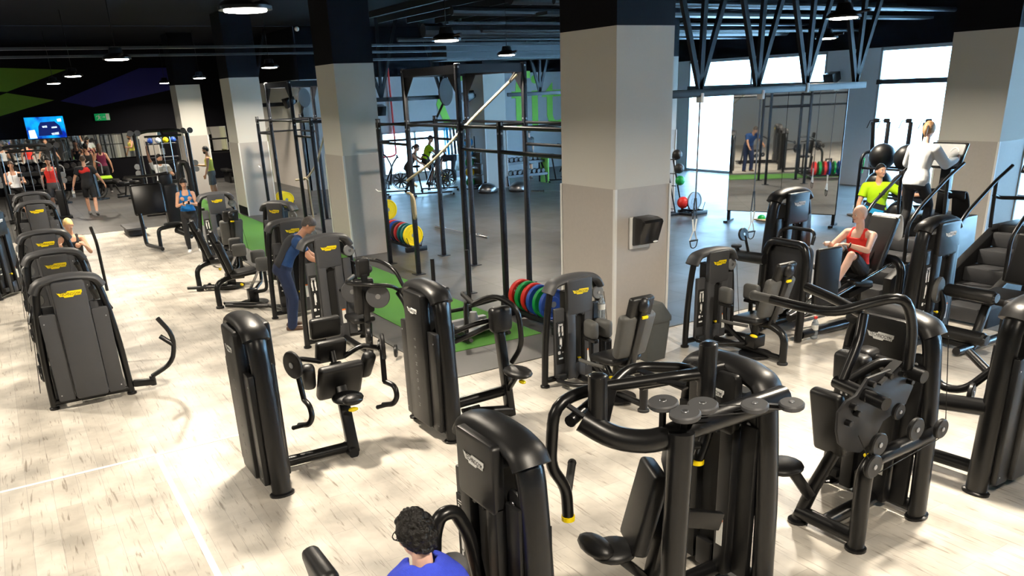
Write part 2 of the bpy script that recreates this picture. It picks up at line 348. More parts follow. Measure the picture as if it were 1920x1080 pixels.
LM = [(-7.9,2.2,'brightest, over the left aisle nearest the front'),(-16.3,2.2,'over the left aisle, second of its line'),(-24.6,2.2,'over the left aisle, third of its line'),(-31.4,2.2,'over the left aisle, farthest of its line'),
 (-12.1,6.45,'in front of the second column over the turf'),(-21.7,6.45,'hanging left of the second pale column above the rig'),(-29.8,6.45,'hanging between the two farthest columns'),(-35.5,6.35,'small, beside the farthest column and the blue mural'),
 (-17.3,10.8,'hanging above the tall rig beside the nearest column'),(-8.0,10.6,'hanging among the black trusses'),(-12.3,15.8,'hanging behind the black trusses, lower and smaller'),(-3.4,6.3,'above the black machines at right, out of frame'),(-.5,2.2,'above the nearest machines'),(-4,-2,'above the left floor near the front'),(-12.1,-2,'above the left machine row'),(-20,-2,'above the left machine row, far end'),(0,10.5,'above the right machines'),(-28,-2,'above the far left corner')]
for x, y, s in LM: lamp(x, y, label='round white high bay lamp '+s)
for x0, x1, z0, z1, y in ((-23.4,-17.4,0,3.9,22.7),(-15.6,-9.4,0,3.9,22.7),(-7.2,-1,0,3.9,22.7),(0,5.5,0,3.9,22.7)):
    l = bpy.data.lights.new('window_portal', 'AREA'); l.shape = 'RECTANGLE'; l.size = x1-x0; l.size_y = z1-z0; l.cycles.is_portal = True
    lo = bpy.data.objects.new('window_portal', l); C.objects.link(lo); lo.location = ((x0+x1)/2, y, (z0+z1)/2); lo.rotation_euler = (rad(-90),0,0)
l = bpy.data.lights.new('window_portal', 'AREA'); l.shape = 'RECTANGLE'; l.size = 1.6; l.size_y = 4; l.cycles.is_portal = True
lo = bpy.data.objects.new('window_portal', l); C.objects.link(lo); lo.location = (-29.55,14.6,1.05); lo.rotation_euler = (0,rad(-90),0)
# ------------------------------------------------------------------ weight machines
BADGE = [(-1,.42),(-.9,.3),(-.2,.3),(-.15,.5),(1,.5),(1,.1),(.9,-.1),(.9,-.3),(.3,-.3),(.25,-.5),(-.45,-.5),(-.5,-.28),(-.78,-.28)]
def badge(t, M, w, style):
    b = B(); b.prism([(x*w/2, y*w*.27) for x, y in BADGE][::-1], .004, M); p = obj('brand_badge', b, 'yellow' if style == 'grey' else 'white', t, label='yellow brand badge with black lettering' if style == 'grey' else 'white brand badge with black lettering')
    text('lettering', 'TECHNOGYM', w*.13, M @ MX.Translation((w*.02,w*.01,.004)) @ MX.Rotation(rad(-2),4,'Z'), 'slot', p, w=w*.8)
def tower(name, label, loc, rz, style='grey', H=1.5, group=None, Wb=.41, Wt=.27, rear=False, front=True, placard=True, pulley=True, lowp=False):
    t = thing(name, label, 'exercise machine', loc, rz, group); g = style == 'grey'
    cov = 'grey' if g else 'shroud'; dk = 'greylight' if g else 'shroud'
    r, r2 = (.038,.038) if g else (.056,.085)
    if not g: Wb -= .015
    b = B()
    b.tube([(0,-Wb,.015),(0,-Wb*.96,H*.4),(0,-Wb*.86,H*.72),(0,-Wt-.02,H-.04),(0,Wt+.02,H-.04),(0,Wb*.86,H*.72),(0,Wb*.96,H*.4),(0,Wb,.015)], r, 14, fil=.2, r2=r2, up=(1,0,0), fs=5)
    b.tube([(0,-Wb,.075),(0,Wb,.075)], r*.9, 10)
    for s in (-1,1): b.lathe([(r+.014,0),(r+.016,.02),(r+.004,.03)], 16, MX.Translation((0,s*Wb,0)) @ MX.Diagonal((r2/r,1,1,1)))
    obj('arch_frame', b, 'frame', t)
    b = B(); c = .046 if g else .066; d = .11 if g else .115
    b.tube([(0,-Wt-.05,H-.13),(0,-Wt-.01,H-.07),(0,-Wt*.5,H-.03),(0,Wt*.5,H-.03),(0,Wt+.01,H-.07),(0,Wt+.05,H-.13)] if not g else [(0,-Wt-.075,H-.17),(0,-Wt-.02,H-.07),(0,-Wt*.4,H-.035),(0,Wt*.4,H-.035),(0,Wt+.02,H-.07),(0,Wt+.075,H-.17)], c, 16, fil=.1, r2=d, up=(1,0,0), fs=4)
    obj('top_cap', b, cov, t)
    hz = H-.42; w = .17 if g else .2; fx = .135 if g else .16
    b = B()
    b.prism(rrect(w*2, .40, .03, 3, 0, H-.225), .07, frame_m((fx-.07,0,0),(0,1,0),(0,0,1)), bev=.015)
    for s in (-1,1): b.box((fx-.055,s*(w-.055),hz/2+.06),(.1,.11,hz-.03), bev=.012)
    b.box((fx-.055,0,.16),(.1,.14,.2), bev=.01)
    b.tube([(fx-.03,-.06,hz-.02),(fx-.03,0,hz+.03),(fx-.03,.06,hz-.02)], .02, 8, fil=.05)
    obj('front_cover', b, cov, t)
    b = B(); b.box((0,0,H/2-.06),(.16,w*1.5,H-.24)); b.box((fx-.07,0,H*.45),(.02,.2,H*.62)); obj('weight_slot', b, 'slot', t)
    b = B()
    b.box((fx-.08,-w-.075,hz/2+.09),(.05,.13,hz-.02), bev=.012); b.box((fx-.08,w+.075,hz/2+.09),(.05,.13,hz-.02), bev=.012)
    obj('side_panel', b, cov, t)
    if front:
        badge(t, frame_m((fx+.001,0,H-.17),(0,1,-.03),(0,0,1)), .22, style)
        b = B(); b.box((fx-.045,0,hz*.52),(.012,.03,hz*.5)); b.ball((fx+.0,.03,hz*.38),(.02,.02,.02),10,6); obj('selector_pin', b, 'yellow' if not g else 'yellow', t) if False else None
        b = B(); b.ball((fx-.02,.0,hz*.36),.018,10,6); b.cyl((fx-.06,0,hz*.36),(fx-.02,0,hz*.36),.008,8); obj('selector_pin', b, 'yellow', t, label='yellow weight selector pin')
        b = B(); b.box((fx+.001,w-.055,hz*.36),(.004,.05,.2)); b.cur=1; b.box((fx+.002,w-.055,hz*.36+.09),(.004,.05,.02)); obj('warning_label', b, ['label','orange'], t, label='white warning label with orange top')
    if front and placard:
        y = -w-.075; X0 = fx-.05
        b = B(); b.box((X0,y,hz*.62),(.012,.105,hz*.6), bev=.004); p = obj('instruction_placard', b, 'slot', t)
        b = B(); q = frame_m((X0+.007,y,hz*.62),(0,1,0),(0,0,1)); S = hz*.6
        def R(x, z, a, h): b.prism(rrect(a,h,min(a,h)*.3,2,x,z*S), .001, q)
        R(0,.44,.06,.008); R(0,.415,.06,.006)
        for s in (-1,1): R(s*.023,.31,.022,.075); R(s*.023,.385,.014,.018); R(s*.023+.004,.22,.018,.05)
        R(0,.02,.03,.11); R(0,.115,.016,.02); R(-.006,-.08,.018,.05); R(-.022,-.22,.034,.04); R(.026,-.22,.016,.016); R(0,-.36,.02,.02); R(.02,-.36,.02,.02); R(-.02,-.36,.02,.02)
        obj('pictogram', b, 'white', p)['kind'] = 'stuff'
        b = B(); b.box((X0+.02,y,hz*.14),(.06,.11,.07), bev=.008); obj('phone_holder', b, 'rubber', t)
    if rear:
        b = B(); b.prism(rrect(w*2,H-.16,.04,3,0,H/2+.02), .09, frame_m((-fx,0,0),(0,1,0),(0,0,1)), bev=.02)
        for s in (-1,1): b.prism(rrect(.17,H-.5,.02,2,s*(w+.09),(H-.5)/2+.1), .05, frame_m((-fx+.03,0,0),(0,1,0),(0,0,1)), bev=.008)
        p = obj('rear_cover', b, cov, t)
        if g: badge(t, frame_m((-fx-.001,0,H-.2),(0,-1,-.0),(0,0,1)), .25, style)
        else:
            badge(t, frame_m((-fx-.002,.0,H-.24),(0,-1,0),(0,0,1)), .2, style)
            for k, ch in enumerate('TECHNOGYM'): text('vertical_lettering', ch, .035, frame_m((-fx-.0005,0,H-.52-k*.085),(0,0,-1),(0,-1,0)), 'greylight', p)
        b = B()
        for y, z in ((w+.14,.17),(w+.14,H-.5),(-w-.14,.17),(-w-.14,H-.5)): b.disc((-fx+.028,y,z),(1,0,0),.008,.006,8,.002)
        obj('screw', b, 'steel', t)['kind'] = 'stuff'
    if pulley:
        py = Wt+.05 if g else Wt-.01; pz = H-.25 if g else H-.34
        b = B(); b.disc((.03 if g else .06,py,pz),(1,0,0),.078,.035,24,.008); b.cur=1; b.disc((.055 if g else .085,py,pz),(1,0,0),.016,.01,10,.002); obj('pulley', b, ['greylight' if g else 'shroud','steel'], t, label='round pulley cover')
        if lowp: b = B(); b.disc((.03,Wb+.1,.3),(1,0,0),.075,.035,24,.008); obj('pulley', b, 'shroud', t); b = B(); b.bar((.0,Wb,.3),(.0,Wb+.11,.3),.03); obj('pulley_bracket', b, 'frame', t)
        if g or lowp: b = B(); py2 = py+.075 if g else Wb+.16; b.cyl((.05,py2,pz),(.05,Wb+.1 if g else py2,.2),.0035,6); obj('cable', b, 'slot', t)
    return t
def pad(t, name, c, d, rot=(0,0,0), m='pad', bev=.03, label=None):
    b = B(); b.box(c, d, rot, bev, 3); return obj(name, b, m, t, 60, label)
def tub(t, name, paths, r, m='frame', fil=.1, n=12, r2=None):
    for p in paths: b = B(); b.tube(p, r, n, fil=fil, r2=r2); o = obj(name, b, m, t)
    return o
def grip(t, name, p0, p1, r=.02, m='rubber'): b = B(); b.cyl(p0, p1, r, 12); b.ball(p1, r*1.1, 10, 6); return obj(name, b, m, t)
def discs(t, L, m='shroud'):      # pulleys: list of (centre, axis, radius)
    for c, ax, r in L:
        b = B(); b.disc(c, ax, r, .036, 24, .008); b.cur = 1; a = V(ax).normalized(); b.disc(V(c)+a*.018, ax, r*.22, .012, 12, .002); b.disc(V(c)-a*.018, ax, r*.22, .012, 12, .002)
        obj('pulley', b, [m,'steel'], t)
def wires(t, L): 
    for p in L: b = B(); b.tube(p, .0035, 6); obj('cable', b, 'slot', t)
# --- hip machines (chair in front of a low grey tower)
def chair(t, x=0, y=0, flip=1, kp=((.42,-.16),(.52,.17)), links=True, rail=True):
    f = flip; P = lambda a, b_, c: (x+f*a, y+b_, c)
    tub(t, 'chair_post', [[P(1.22,0,.01),P(1.22,0,.36),P(1.02,0,.44),P(.85,0,.42)]], .045, fil=.16)
    b = B(); b.bar(P(1.0,0,.42), P(1.2,0,1.12), .09, .05, .012); obj('back_column', b, 'frame', t)
    b = B(); b.lathe([(.062,0),(.062,.02),(.05,.03)],16,MX.Translation(P(1.22,0,0))); obj('foot_pad', b, 'rubber', t)
    pad(t, 'seat', P(.76,0,.48), (.4,.42,.085), (0,-f*4,0), bev=.04)
    for s in (-1,1): pad(t, 'backrest', P(1.04,s*.115,.79), (.11,.2,.5), (0,f*16,s*f*10), 'padgrey', .045, 'grey padded half of the backrest')
    pad(t, 'headrest', P(1.13,0,1.1), (.08,.3,.24), (0,f*16,0), 'pad', .03)
    b = B(); b.ball(P(1.19,0,1.13),(.05,.07,.08),14,10); b.cur=1; b.box(P(1.21,0,1.01),(.02,.07,.025),(0,f*16,0)); obj('back_boss', b, ['shroud','yellow'], t)
    for s in (-1,1): tub(t, 'side_handle', [[P(.86,s*.24,.44),P(.6,s*.27,.43),P(.48,s*.27,.43)]], .02, 'padgrey', .05)
    for kx, ky in kp:
        s = 1 if ky > 0 else -1
        pad(t, 'knee_pad', P(kx,ky,.72), (.22,.1,.2), (0,0,s*f*8), 'padgrey', .045, 'grey knee pad')
        tub(t, 'lever_arm', [[P(kx,ky,.6),P(kx+.0,ky,.36),P(.72,ky*.5,.14)]], .028, fil=.12)
        b = B(); b.box(P(kx,ky,.6),(.2,.06,.04),bev=.01); obj('pad_bracket', b, 'frame', t)
    b = B(); b.box(P(.78,0,.2),(.16,.2,.16),bev=.02); b.cyl(P(.78,0,.1),P(.78,0,.44),.045); b.disc(P(.8,0,.03),(0,0,1),.2,.03); obj('pivot_block', b, 'frame', t)
    b = B(); b.ball(P(.88,-.14,.3),(.06,.022,.02),10,6); obj('adjust_lever', b, 'yellow', t, label='yellow adjusting lever')
    if rail: tub(t, 'floor_rail', [[P(.05,-.0,.07),P(1.2,0,.07)]], .035, fil=.1)
    if links: tub(t, 'linkage', [[P(.1,.2,.12),P(.45,.22,.14),P(.72,.1,.16)],[P(.72,-.1,.16),P(.35,-.3,.1),P(.1,-.3,.09)]], .025)
t = tower('hip_abduction_machine', 'low grey machine with spread knee pads, right of the nearest column', (-7.22,7.47,0), 0, H=1.23); chair(t, kp=((.42,-.16),(.5,.2)))
t = tower('hip_adduction_machine', 'low grey weight machine with closed knee pads, before the nearest column', (-7.1,5.2,0), 0, H=1.25); chair(t, kp=((.42,-.07),(.46,.07)))
t = tower('hip_adduction_machine', 'low grey weight machine with chair facing left, at the turf beside the woman in blue', (-17.4,3.68,0), 0, H=1.47); chair(t, kp=((.45,-.1),(.55,.12)))
# --- pec/arm machine on the aisle edge in front of the man in blue
t = tower('upper_back_machine', 'grey machine with disc arms and upright seat, before the blue-shirted man', (-10.36,3.5,0), 0)
b = B(); b.bar((.98,.1,.0),(1.05,.1,1.12),.08,.05,.01); obj('back_column', b, 'frame', t)
pad(t, 'seat', (.75,.1,.5), (.38,.3,.08), bev=.035); pad(t, 'backrest', (.98,.1,.83), (.1,.26,.46), (0,8,0), bev=.035); pad(t, 'headrest', (1.03,.1,1.2), (.09,.17,.24), (0,8,0), bev=.03)
tub(t, 'swing_arm', [[(.62,.12,1.02),(.95,-.12,1.02),(1.25,.1,1.02),(1.3,.35,.98),(1.15,.5,.88)],[(.55,.35,1.2),(.8,.45,1.2),(1.0,.55,1.1),(1.1,.6,.9)]], .025, fil=.12)
for p, q in (((.62,.12,1.02),(.85,-.05,1.02)),((.5,.33,1.2),(.72,.42,1.2))): grip(t, 'handle', q, p, .026, 'padgrey')
discs(t, [((1.2,.2,.85),(1,-.5,0),.15),((.45,.15,.78),(1,-.4,0),.15),((1.25,.72,.9),(1,-.3,0),.075),((.32,.45,1.02),(1,-.3,0),.06)], 'grey')
for p, q in (((1.2,.2,.85),(1.0,.1,.8)),((.45,.15,.78),(.1,.1,.75)),((1.25,.72,.9),(1.15,.5,.88)),((.32,.45,1.02),(.02,.33,1.1))): b = B(); b.bar(p, q, .04, .03); obj('disc_bracket', b, 'frame', t)
tub(t, 'base_frame', [[(.02,.1,.08),(1.0,.1,.08)],[(1.0,.1,.05),(1.05,.1,.5)],[(1.3,.55,.02),(1.28,.55,.7),(1.15,.5,.85)]], .042)
for c in ((1.15,.18,.2),(1.25,.35,.12)): discs(t, [(c,(.6,1,0),.085)])
# --- seated leg machines with the chairs in the aisle
t = tower('leg_machine', 'grey weight machine touched by the man in the blue shirt', (-12.2,3.6,0), 0); chair(t, -2.55, -.85, 1, kp=(), rail=False, links=False) if False else None
def aisle_chair(t, x, y):
    P = lambda a, b_, c: (x+a, y+b_, c)
    tub(t, 'chair_frame', [[P(.22,-.38,.015),P(.2,-.38,.4),P(.16,-.15,.48),P(.12,.1,.46)]], .045, fil=.18)
    b = B(); b.lathe([(.065,0),(.065,.03),(.05,.04)],16,MX.Translation(P(.22,-.38,0))); obj('foot_pad', b, 'rubber', t)
    pad(t, 'seat', P(.12,.1,.52), (.42,.44,.085), (5,0,-8), bev=.04); pad(t, 'backrest', P(.11,-.16,.82), (.38,.1,.52), (16,0,-8), bev=.04); pad(t, 'headrest', P(.09,-.28,1.15), (.24,.08,.2), (16,0,-8), bev=.03)
    b = B(); b.bar(P(.12,-.14,.48),P(.09,-.35,1.2),.07,.05,.01); obj('back_column', b, 'frame', t)
    for k, (a, c) in enumerate(((-.02,.42),(.72,.3))):
        pad(t, 'knee_pad', P(a,c,.72), (.12,.24,.22), (0,0,-10), 'padgrey', .045, 'grey knee pad'); tub(t, 'lever_arm', [[P(a,c,.6),P(a+.02,c,.3),P(.35,.15,.2)]], .028)
    b = B(); b.box(P(.35,.15,.16),(.16,.16,.22),bev=.02); b.disc(P(.35,.15,.035),(0,0,1),.24,.03); obj('pivot_block', b, 'frame', t)
    b = B(); b.ball(P(.34,.0,.36),(.07,.025,.022),10,6); obj('adjust_lever', b, 'yellow', t, label='yellow adjusting lever')
    b = B(); b.cyl(P(.25,.15,.25),P(.42,.3,.6),.022,10); obj('gas_spring', b, 'steel', t)
    tub(t, 'floor_rail', [[P(.2,-.3,.07),P(.6,.2,.06),(-.05,-.2,.07)],[P(.3,-.3,.05),(-.1,.2,.07)]], .03)
aisle_chair(t, -1.5, -.57)
t = tower('leg_machine', 'grey machine half hidden between the blue-shirted man and the woman with the phone', (-14.55,4.15,0), -55)
# chair of that machine
t = thing('leg_machine', 'farther of the two padded aisle seats, beside the woman with the phone', 'exercise machine', (-15.07,2.67,0)); aisle_chair(t, -.22, .38)
# --- row of grey machines seen from behind along the left edge
L1 = ['nearest grey machine of the left row, plain back to us, bent bar beside it','second grey machine from the front in the left row, back turned','third grey machine in the left row, before the blond woman','fourth grey machine in the left row, just behind the blond woman','fifth grey machine in the left row, below the man in red tank top']
for k, (x, y) in enumerate(((-9.93,.38),(-11.9,.38),(-14.0,.38),(-18.75,.5),(-20.8,.52))):
    t = tower('weight_machine', L1[k], (x,y,0), 180, rear=True, placard=False, group='grey machines of the left row')
    tub(t, 'base_frame', [[(.0,-.36,.07),(1.5,-.36,.07)],[(.0,.36,.07),(1.5,.36,.07)],[(1.5,-.4,.07),(1.5,.4,.07)],[(1.45,-.4,.02),(1.35,-.42,.7),(1.1,-.3,1.1)]], .035)
    pad(t, 'seat', (.85,0,.5), (.4,.36,.09), bev=.04); pad(t, 'backrest', (1.15,0,.85), (.1,.3,.55), (0,14,0), bev=.04)
    b = B(); b.bar((1.0,0,.05),(1.25,0,1.1),.08,.05); obj('back_column', b, 'frame', t)
    discs(t, [((.45,.44,.3),(0,1,0),.09),((.7,.46,.26),(0,1,0),.09),((.95,.44,.34),(0,1,0),.09)])
    wires(t, [[(.05,.4,1.2),(.45,.46,.3)],[(.45,.46,.22),(.95,.46,.26)]])
    tub(t, 'handle_bar', [[(.9,-.35,1.1),(.6,-.38,1.05),(.45,-.42,.95)],[(.9,.35,1.1),(.6,.4,1.0),(.5,.44,.9)]], .024)
    if k == 0:
        b = B(); b.bar((0,-.44,.12),(-.02,-.68,.1),.08,.08,.02); b.cyl((-.02,-.66,.06),(-.02,-.66,.17),.035); obj('bar_pivot', b, 'frame', t)
        tub(t, 'bent_bar', [[(-.02,-.66,.17),(-.06,-.92,.3),(-.06,-.98,.62),(-.06,-.84,.86)],[(-.06,-.95,.52),(.02,-.84,.62)]], .028, fil=.14)
t = tower('weight_machine', 'dark machine turned sideways at the left edge beside the left row', (-17.2,-.3,0), 60, style='black', H=1.52)
# --- black machines
t = tower('arm_machine', 'black weight machine with headrest pads and hanging hooks, in the middle of the pale floor', (-6.7,1.49,0), 90, 'black', rear=True, front=False, lowp=True)
S = lambda a, b_, c: (a+.0, b_, c)      # local x = away from tower, local y = towards the far side
b = B(); b.bar((.82,.0,.02),(.84,.3,.85),.11,.07,.015); b.bar((.82,.12,.03),(.84,.36,.95),.05,.07,.01); obj('seat_column', b, 'frame', t)
tub(t, 'base_frame', [[(.02,.08,.075),(.8,.05,.075)],[(.8,-.06,.04),(.8,.16,.04)]], .05, fil=.02)
pad(t, 'headrest', (.84,.47,1.15), (.3,.08,.21), (10,0,0), bev=.03)
pad(t, 'backrest', (.84,.39,.94), (.3,.08,.24), (22,0,0), bev=.03)
pad(t, 'arm_rest', (.84,.22,.69), (.44,.1,.4), (28,0,0), bev=.04)
for s in (-1,1): pad(t, 'shoulder_pad', (.84+s*.29,.24,.78), (.13,.12,.3), (30,0,s*14), bev=.05)
b = B(); b.ball((.84,.06,.56),(.15,.15,.05),16,10); b.ball((.84,-.07,.58),(.1,.08,.05),14,8); obj('saddle', b, 'pad', t, 60)
b = B(); b.ball((.84,-.06,.48),(.05,.03,.02),10,6); obj('adjust_lever', b, 'yellow', t, label='yellow adjusting lever')
for s, x0 in ((-1,.42),(1,1.26)):
    xo = x0; tub(t, 'lever_arm', [[(.84+s*.12,.38,.86),(.84+s*.32,.42,.92),(xo,.2,.93)],[(xo,.14,.93),(xo-.02*s,.1,.62)],[(xo-.02*s,.1,.62),(xo+.03,-.02,.6),(xo+.03,-.06,.5),(xo-.0,-.02,.42),(xo-.05,.12,.38)]], .026, fil=.08)
    discs(t, [((xo+s*.02,.16,.95),(1,-.35*s,0),.13),((xo+s*.06-.12,.28,1.05),(1,-.4,0),.07)])
    grip(t, 'handle', (xo,.0,.42), (xo-.1,.14,.36), .02)
b = B(); b.lathe([(.06,.0),(.06,.05),(.045,.05),(.045,.01)],16,MX.Translation((.16,.12,.16))); obj('cup_holder', b, 'rubber', t)
t = tower('row_machine', 'black rowing machine with a single chest pad and curved handle bar, before the turf', (-6.8,3.24,0), 90, 'black', rear=True, front=False, lowp=True)
b = B(); b.bar((.76,-.22,.02),(.74,-.06,1.08),.11,.08,.015); obj('seat_column', b, 'frame', t)
tub(t, 'base_frame', [[(.02,-.1,.25),(.74,-.14,.28)],[(.3,-.2,.16),(.76,-.22,.08)]], .055, fil=.02)
tub(t, 'foot_peg', [[(.3,-.02,.12),(.5,-.02,.12)],[(.3,-.3,.12),(.5,-.3,.1)]], .025)
b = B(); b.ball((.74,-.42,.56),(.13,.19,.05),16,10); obj('saddle', b, 'pad', t, 60)
b = B(); b.bar((.75,-.2,.3),(.74,-.4,.52),.05,.05,.01); obj('saddle_bracket', b, 'frame', t)
b = B(); b.ball((.74,-.5,.48),(.03,.05,.02),10,6); obj('adjust_lever', b, 'yellow', t, label='yellow adjusting lever')
pad(t, 'chest_pad', (.73,-.14,1.05), (.24,.13,.26), (0,0,0), bev=.05)
tub(t, 'handle_bar', [[(.5,-.02,1.22),(.68,-.1,1.3),(.82,-.34,1.2),(.84,-.36,.8),(.8,-.22,.6)],[(.28,.1,.92),(.5,.02,1.0),(.74,-.02,1.02)],[(.28,.02,.86),(.5,-.06,.94),(.74,-.06,1.0)]], .027, fil=.14)
for p, q in (((.5,-.02,1.22),(.46,.12,1.3)),((.46,.08,1.0),(.46,.06,1.22))): grip(t, 'handle', p, q, .024)
# near machine with the seated person
t = tower('weight_machine', 'black weight machine in the foreground beside the person with the blue towel', (-3.39,1.98,0), -90, 'black', H=1.53, lowp=True)
tub(t, 'handle_bar', [[(.44,-.01,.75),(.42,-.01,1.0),(.38,-.01,1.1),(.29,-.01,1.1),(.21,-.01,.93),(.16,-.01,.6)],[(1.2,.06,1.04),(1.25,.03,.8),(1.1,-.05,.6)]], .04, fil=.1)
b = B(); b.disc((.34,.22,.62),(.25,1,.1),.17,.05,28); b.disc((.32,.27,.62),(.25,1,.1),.1,.06,20); obj('cam_wheel', b, 'plastic', t)
discs(t, [((.3,.36,.5),(.2,1,0),.09)])
tub(t, 'base_frame', [[(0,.0,.08),(1.3,0,.08)],[(1.2,-.3,.06),(1.2,.3,.06)],[(.34,.2,.62),(.1,.2,.5)]], .05)
pad(t, 'seat', (.85,-.05,.5), (.38,.4,.09), bev=.04); pad(t, 'backrest', (1.0,-.06,.8), (.1,.34,.5), (0,10,0), bev=.04)
# overhead press machine
t = tower('pulldown_machine', 'black machine with overhead swing arms and five pulley discs in the right foreground', (-3.39,3.72,0), -90, 'black', H=1.53)
W3 = lambda X, Y, Z: (3.72-Y, X+3.39, Z)      # world to local
b = B()
b.tube([W3(-2.92,2.84,.02),W3(-2.91,2.83,.7),W3(-2.92,2.86,1.42)], .072, 16, fil=.1)
b.tube([W3(-3.34,2.5,1.44),W3(-3.2,2.62,1.34),W3(-3.05,2.78,1.33),W3(-2.94,2.92,1.42),W3(-2.95,3.7,1.42)], .068, 16, fil=.16)
b.tube([W3(-3.36,3.7,1.5),W3(-3.4,3.4,1.5),W3(-3.42,3.0,1.52)], .04, 12)
b.tube([W3(-2.92,2.84,.08),W3(-2.97,3.7,.08)], .06, 12); b.tube([W3(-3.3,2.5,.08),W3(-3.3,3.7,.08)], .055, 12)
obj('boom_frame', b, 'frame', t)
for c in (W3(-3.3,2.58,1.5), W3(-3.2,3.32,1.56)):
    b = B(); b.cyl((c[0],c[1],c[2]-.12),(c[0],c[1],c[2]+.2),.055,18); b.ball((c[0],c[1],c[2]+.195),(.055,.055,.02),16,8); obj('arm_hub', b, 'frame', t)
tub(t, 'swing_arm', [[W3(-3.5,2.51,.74),W3(-3.5,2.5,.95),W3(-3.52,2.4,1.1),W3(-3.5,2.42,1.5),W3(-3.5,2.66,1.54),W3(-3.3,3.2,1.56),W3(-3.2,3.32,1.58)]], .036, fil=.12)
tub(t, 'swing_arm', [[W3(-3.4,2.46,1.42),W3(-3.6,2.9,1.46),W3(-3.75,3.2,1.5),W3(-3.45,3.5,1.5),W3(-3.3,3.5,1.3),W3(-3.3,3.45,1.1),W3(-3.3,3.38,.95)]], .036, fil=.14)
for p, q in ((W3(-3.5,2.5,.86),W3(-3.66,2.66,1.0)), (W3(-3.3,3.4,1.05),W3(-3.42,3.25,1.05))): grip(t, 'handle', p, q, .026)
for p in (W3(-3.5,2.51,.72), W3(-3.3,3.38,.93)): b = B(); b.cyl(p, (p[0],p[1],p[2]+.03), .042, 16); obj('end_cap', b, 'yellow', t, label='yellow end cap')
b = B()
for a, c in ((W3(-3.45,2.48,1.5),W3(-3.3,2.62,1.36)),(W3(-3.3,2.62,1.36),W3(-3.38,2.75,1.55)),(W3(-3.2,3.15,1.55),W3(-3.5,2.95,1.55)),(W3(-3.2,3.15,1.52),W3(-3.55,3.1,1.55))): b.bar(a, c, .05, .012)
obj('link_plate', b, 'frame', t)
discs(t, [(W3(-3.03,2.82,1.56),(.1,.05,1),.085),(W3(-2.88,2.84,1.54),(.1,.05,1),.085),(W3(-2.93,3.02,1.53),(.1,.05,1),.085),(W3(-2.76,3.24,1.53),(.1,.05,1),.075),(W3(-2.7,3.47,1.5),(.1,.05,1),.07)], 'grey')  # lighter grey than other pulleys: light on the disc tops put into the colour
b = B()
for p, q in ((W3(-3.03,2.82,1.545),W3(-3.03,2.82,1.36)),(W3(-2.88,2.84,1.525),W3(-2.93,2.88,1.42)),(W3(-2.93,3.02,1.515),W3(-2.94,3.02,1.44)),(W3(-2.76,3.24,1.515),W3(-2.93,3.24,1.43)),(W3(-2.7,3.47,1.485),W3(-2.93,3.47,1.43))): b = B(); b.bar(p, q, .035, .02); obj('pulley_bracket', b, 'frame', t)
wires(t, [[W3(-2.88,2.77,1.53),W3(-2.68,3.45,1.49)],[W3(-3.0,2.9,1.54),W3(-2.76,3.3,1.52)]])
b = B(); b.bar(W3(-3.22,2.88,.05),W3(-3.1,3.05,1.25),.09,.07,.015); b.bar(W3(-3.16,2.98,.75),W3(-3.1,3.4,.6),.05,.12,.01); obj('seat_column', b, 'frame', t)
pad(t, 'headrest', W3(-3.13,2.99,1.16), (.08,.24,.2), (0,-6,-36), bev=.03); pad(t, 'backrest', W3(-3.22,2.87,.82), (.1,.32,.54), (0,-14,-24), bev=.03)
b = B(); b.ball(W3(-3.27,2.68,.56),(.15,.14,.055),16,10); b.ball(W3(-3.32,2.58,.6),(.08,.15,.06),14,8); obj('saddle', b, 'pad', t, 60)
b = B(); b.bar(W3(-3.27,2.7,.52),W3(-3.2,2.9,.3),.05,.06,.01); obj('saddle_bracket', b, 'frame', t)
# chest press machine
t = tower('chest_press_machine', 'black machine with big cam plate and long overhead handle bars at right foreground', (-3.39,5.44,0), -90, 'black', H=1.56)
W6 = lambda X, Y, Z: (5.44-Y, X+3.39, Z)
b = B()
b.tube([W6(-2.97,4.67,.015),W6(-2.97,4.66,.62),W6(-2.97,4.75,.7),W6(-2.97,5.4,.72)], .058, 14, fil=.06)
b.tube([W6(-3.47,4.66,.015),W6(-3.4,4.7,.3),W6(-3.2,4.85,.95)], .05, 14); b.tube([W6(-3.47,4.66,.09),W6(-2.97,4.67,.09)], .055, 14); b.tube([W6(-3.25,4.67,.09),W6(-3.3,5.44,.09)], .055, 14)
for X, Y in ((-2.97,4.67),(-3.47,4.66)): b.lathe([(.075,0),(.075,.02),(.06,.03)],16,MX.Translation(W6(X,Y,0)))
obj('base_frame', b, 'frame', t)
b = B(); M = frame_m(W6(-2.98,0,0),(-1,0,0),(0,0,1)); M = frame_m(W6(-3.02,0,0), V(W6(0,1,0))-V(W6(0,0,0)), (0,0,1))
pts = [(4.34,1.0),(4.33,1.14),(4.4,1.2),(4.5,1.22),(4.6,1.32),(4.92,1.33),(5.1,1.25),(5.14,1.14),(5.08,1.02),(4.95,.98),(4.84,.95),(4.76,.82),(4.62,.77),(4.48,.82),(4.38,.9)]
b.prism(pts, .022, M, bev=.004); obj('cam_plate', b, 'plateblack', t)
b = B()
for y, z in ((4.45,1.16),(4.55,1.2),(4.62,1.28),(4.8,1.3),(4.95,1.28),(5.06,1.2),(4.42,1.05),(4.5,1.1)): b.disc(W6(-2.98,y,z),(0,1,0),.022,.05,12)
obj('cam_bolt', b, 'frame', t)['kind'] = 'stuff'
discs(t, [(W6(-2.88,4.6,.72),(0,1,0),.085),(W6(-2.9,4.66,.86),(0,1,0),.085),(W6(-2.88,5.04,.88),(0,1,0),.085),(W6(-2.88,5.36,.8),(0,1,0),.075),(W6(-2.95,4.92,1.02),(0,1,0),.06)])
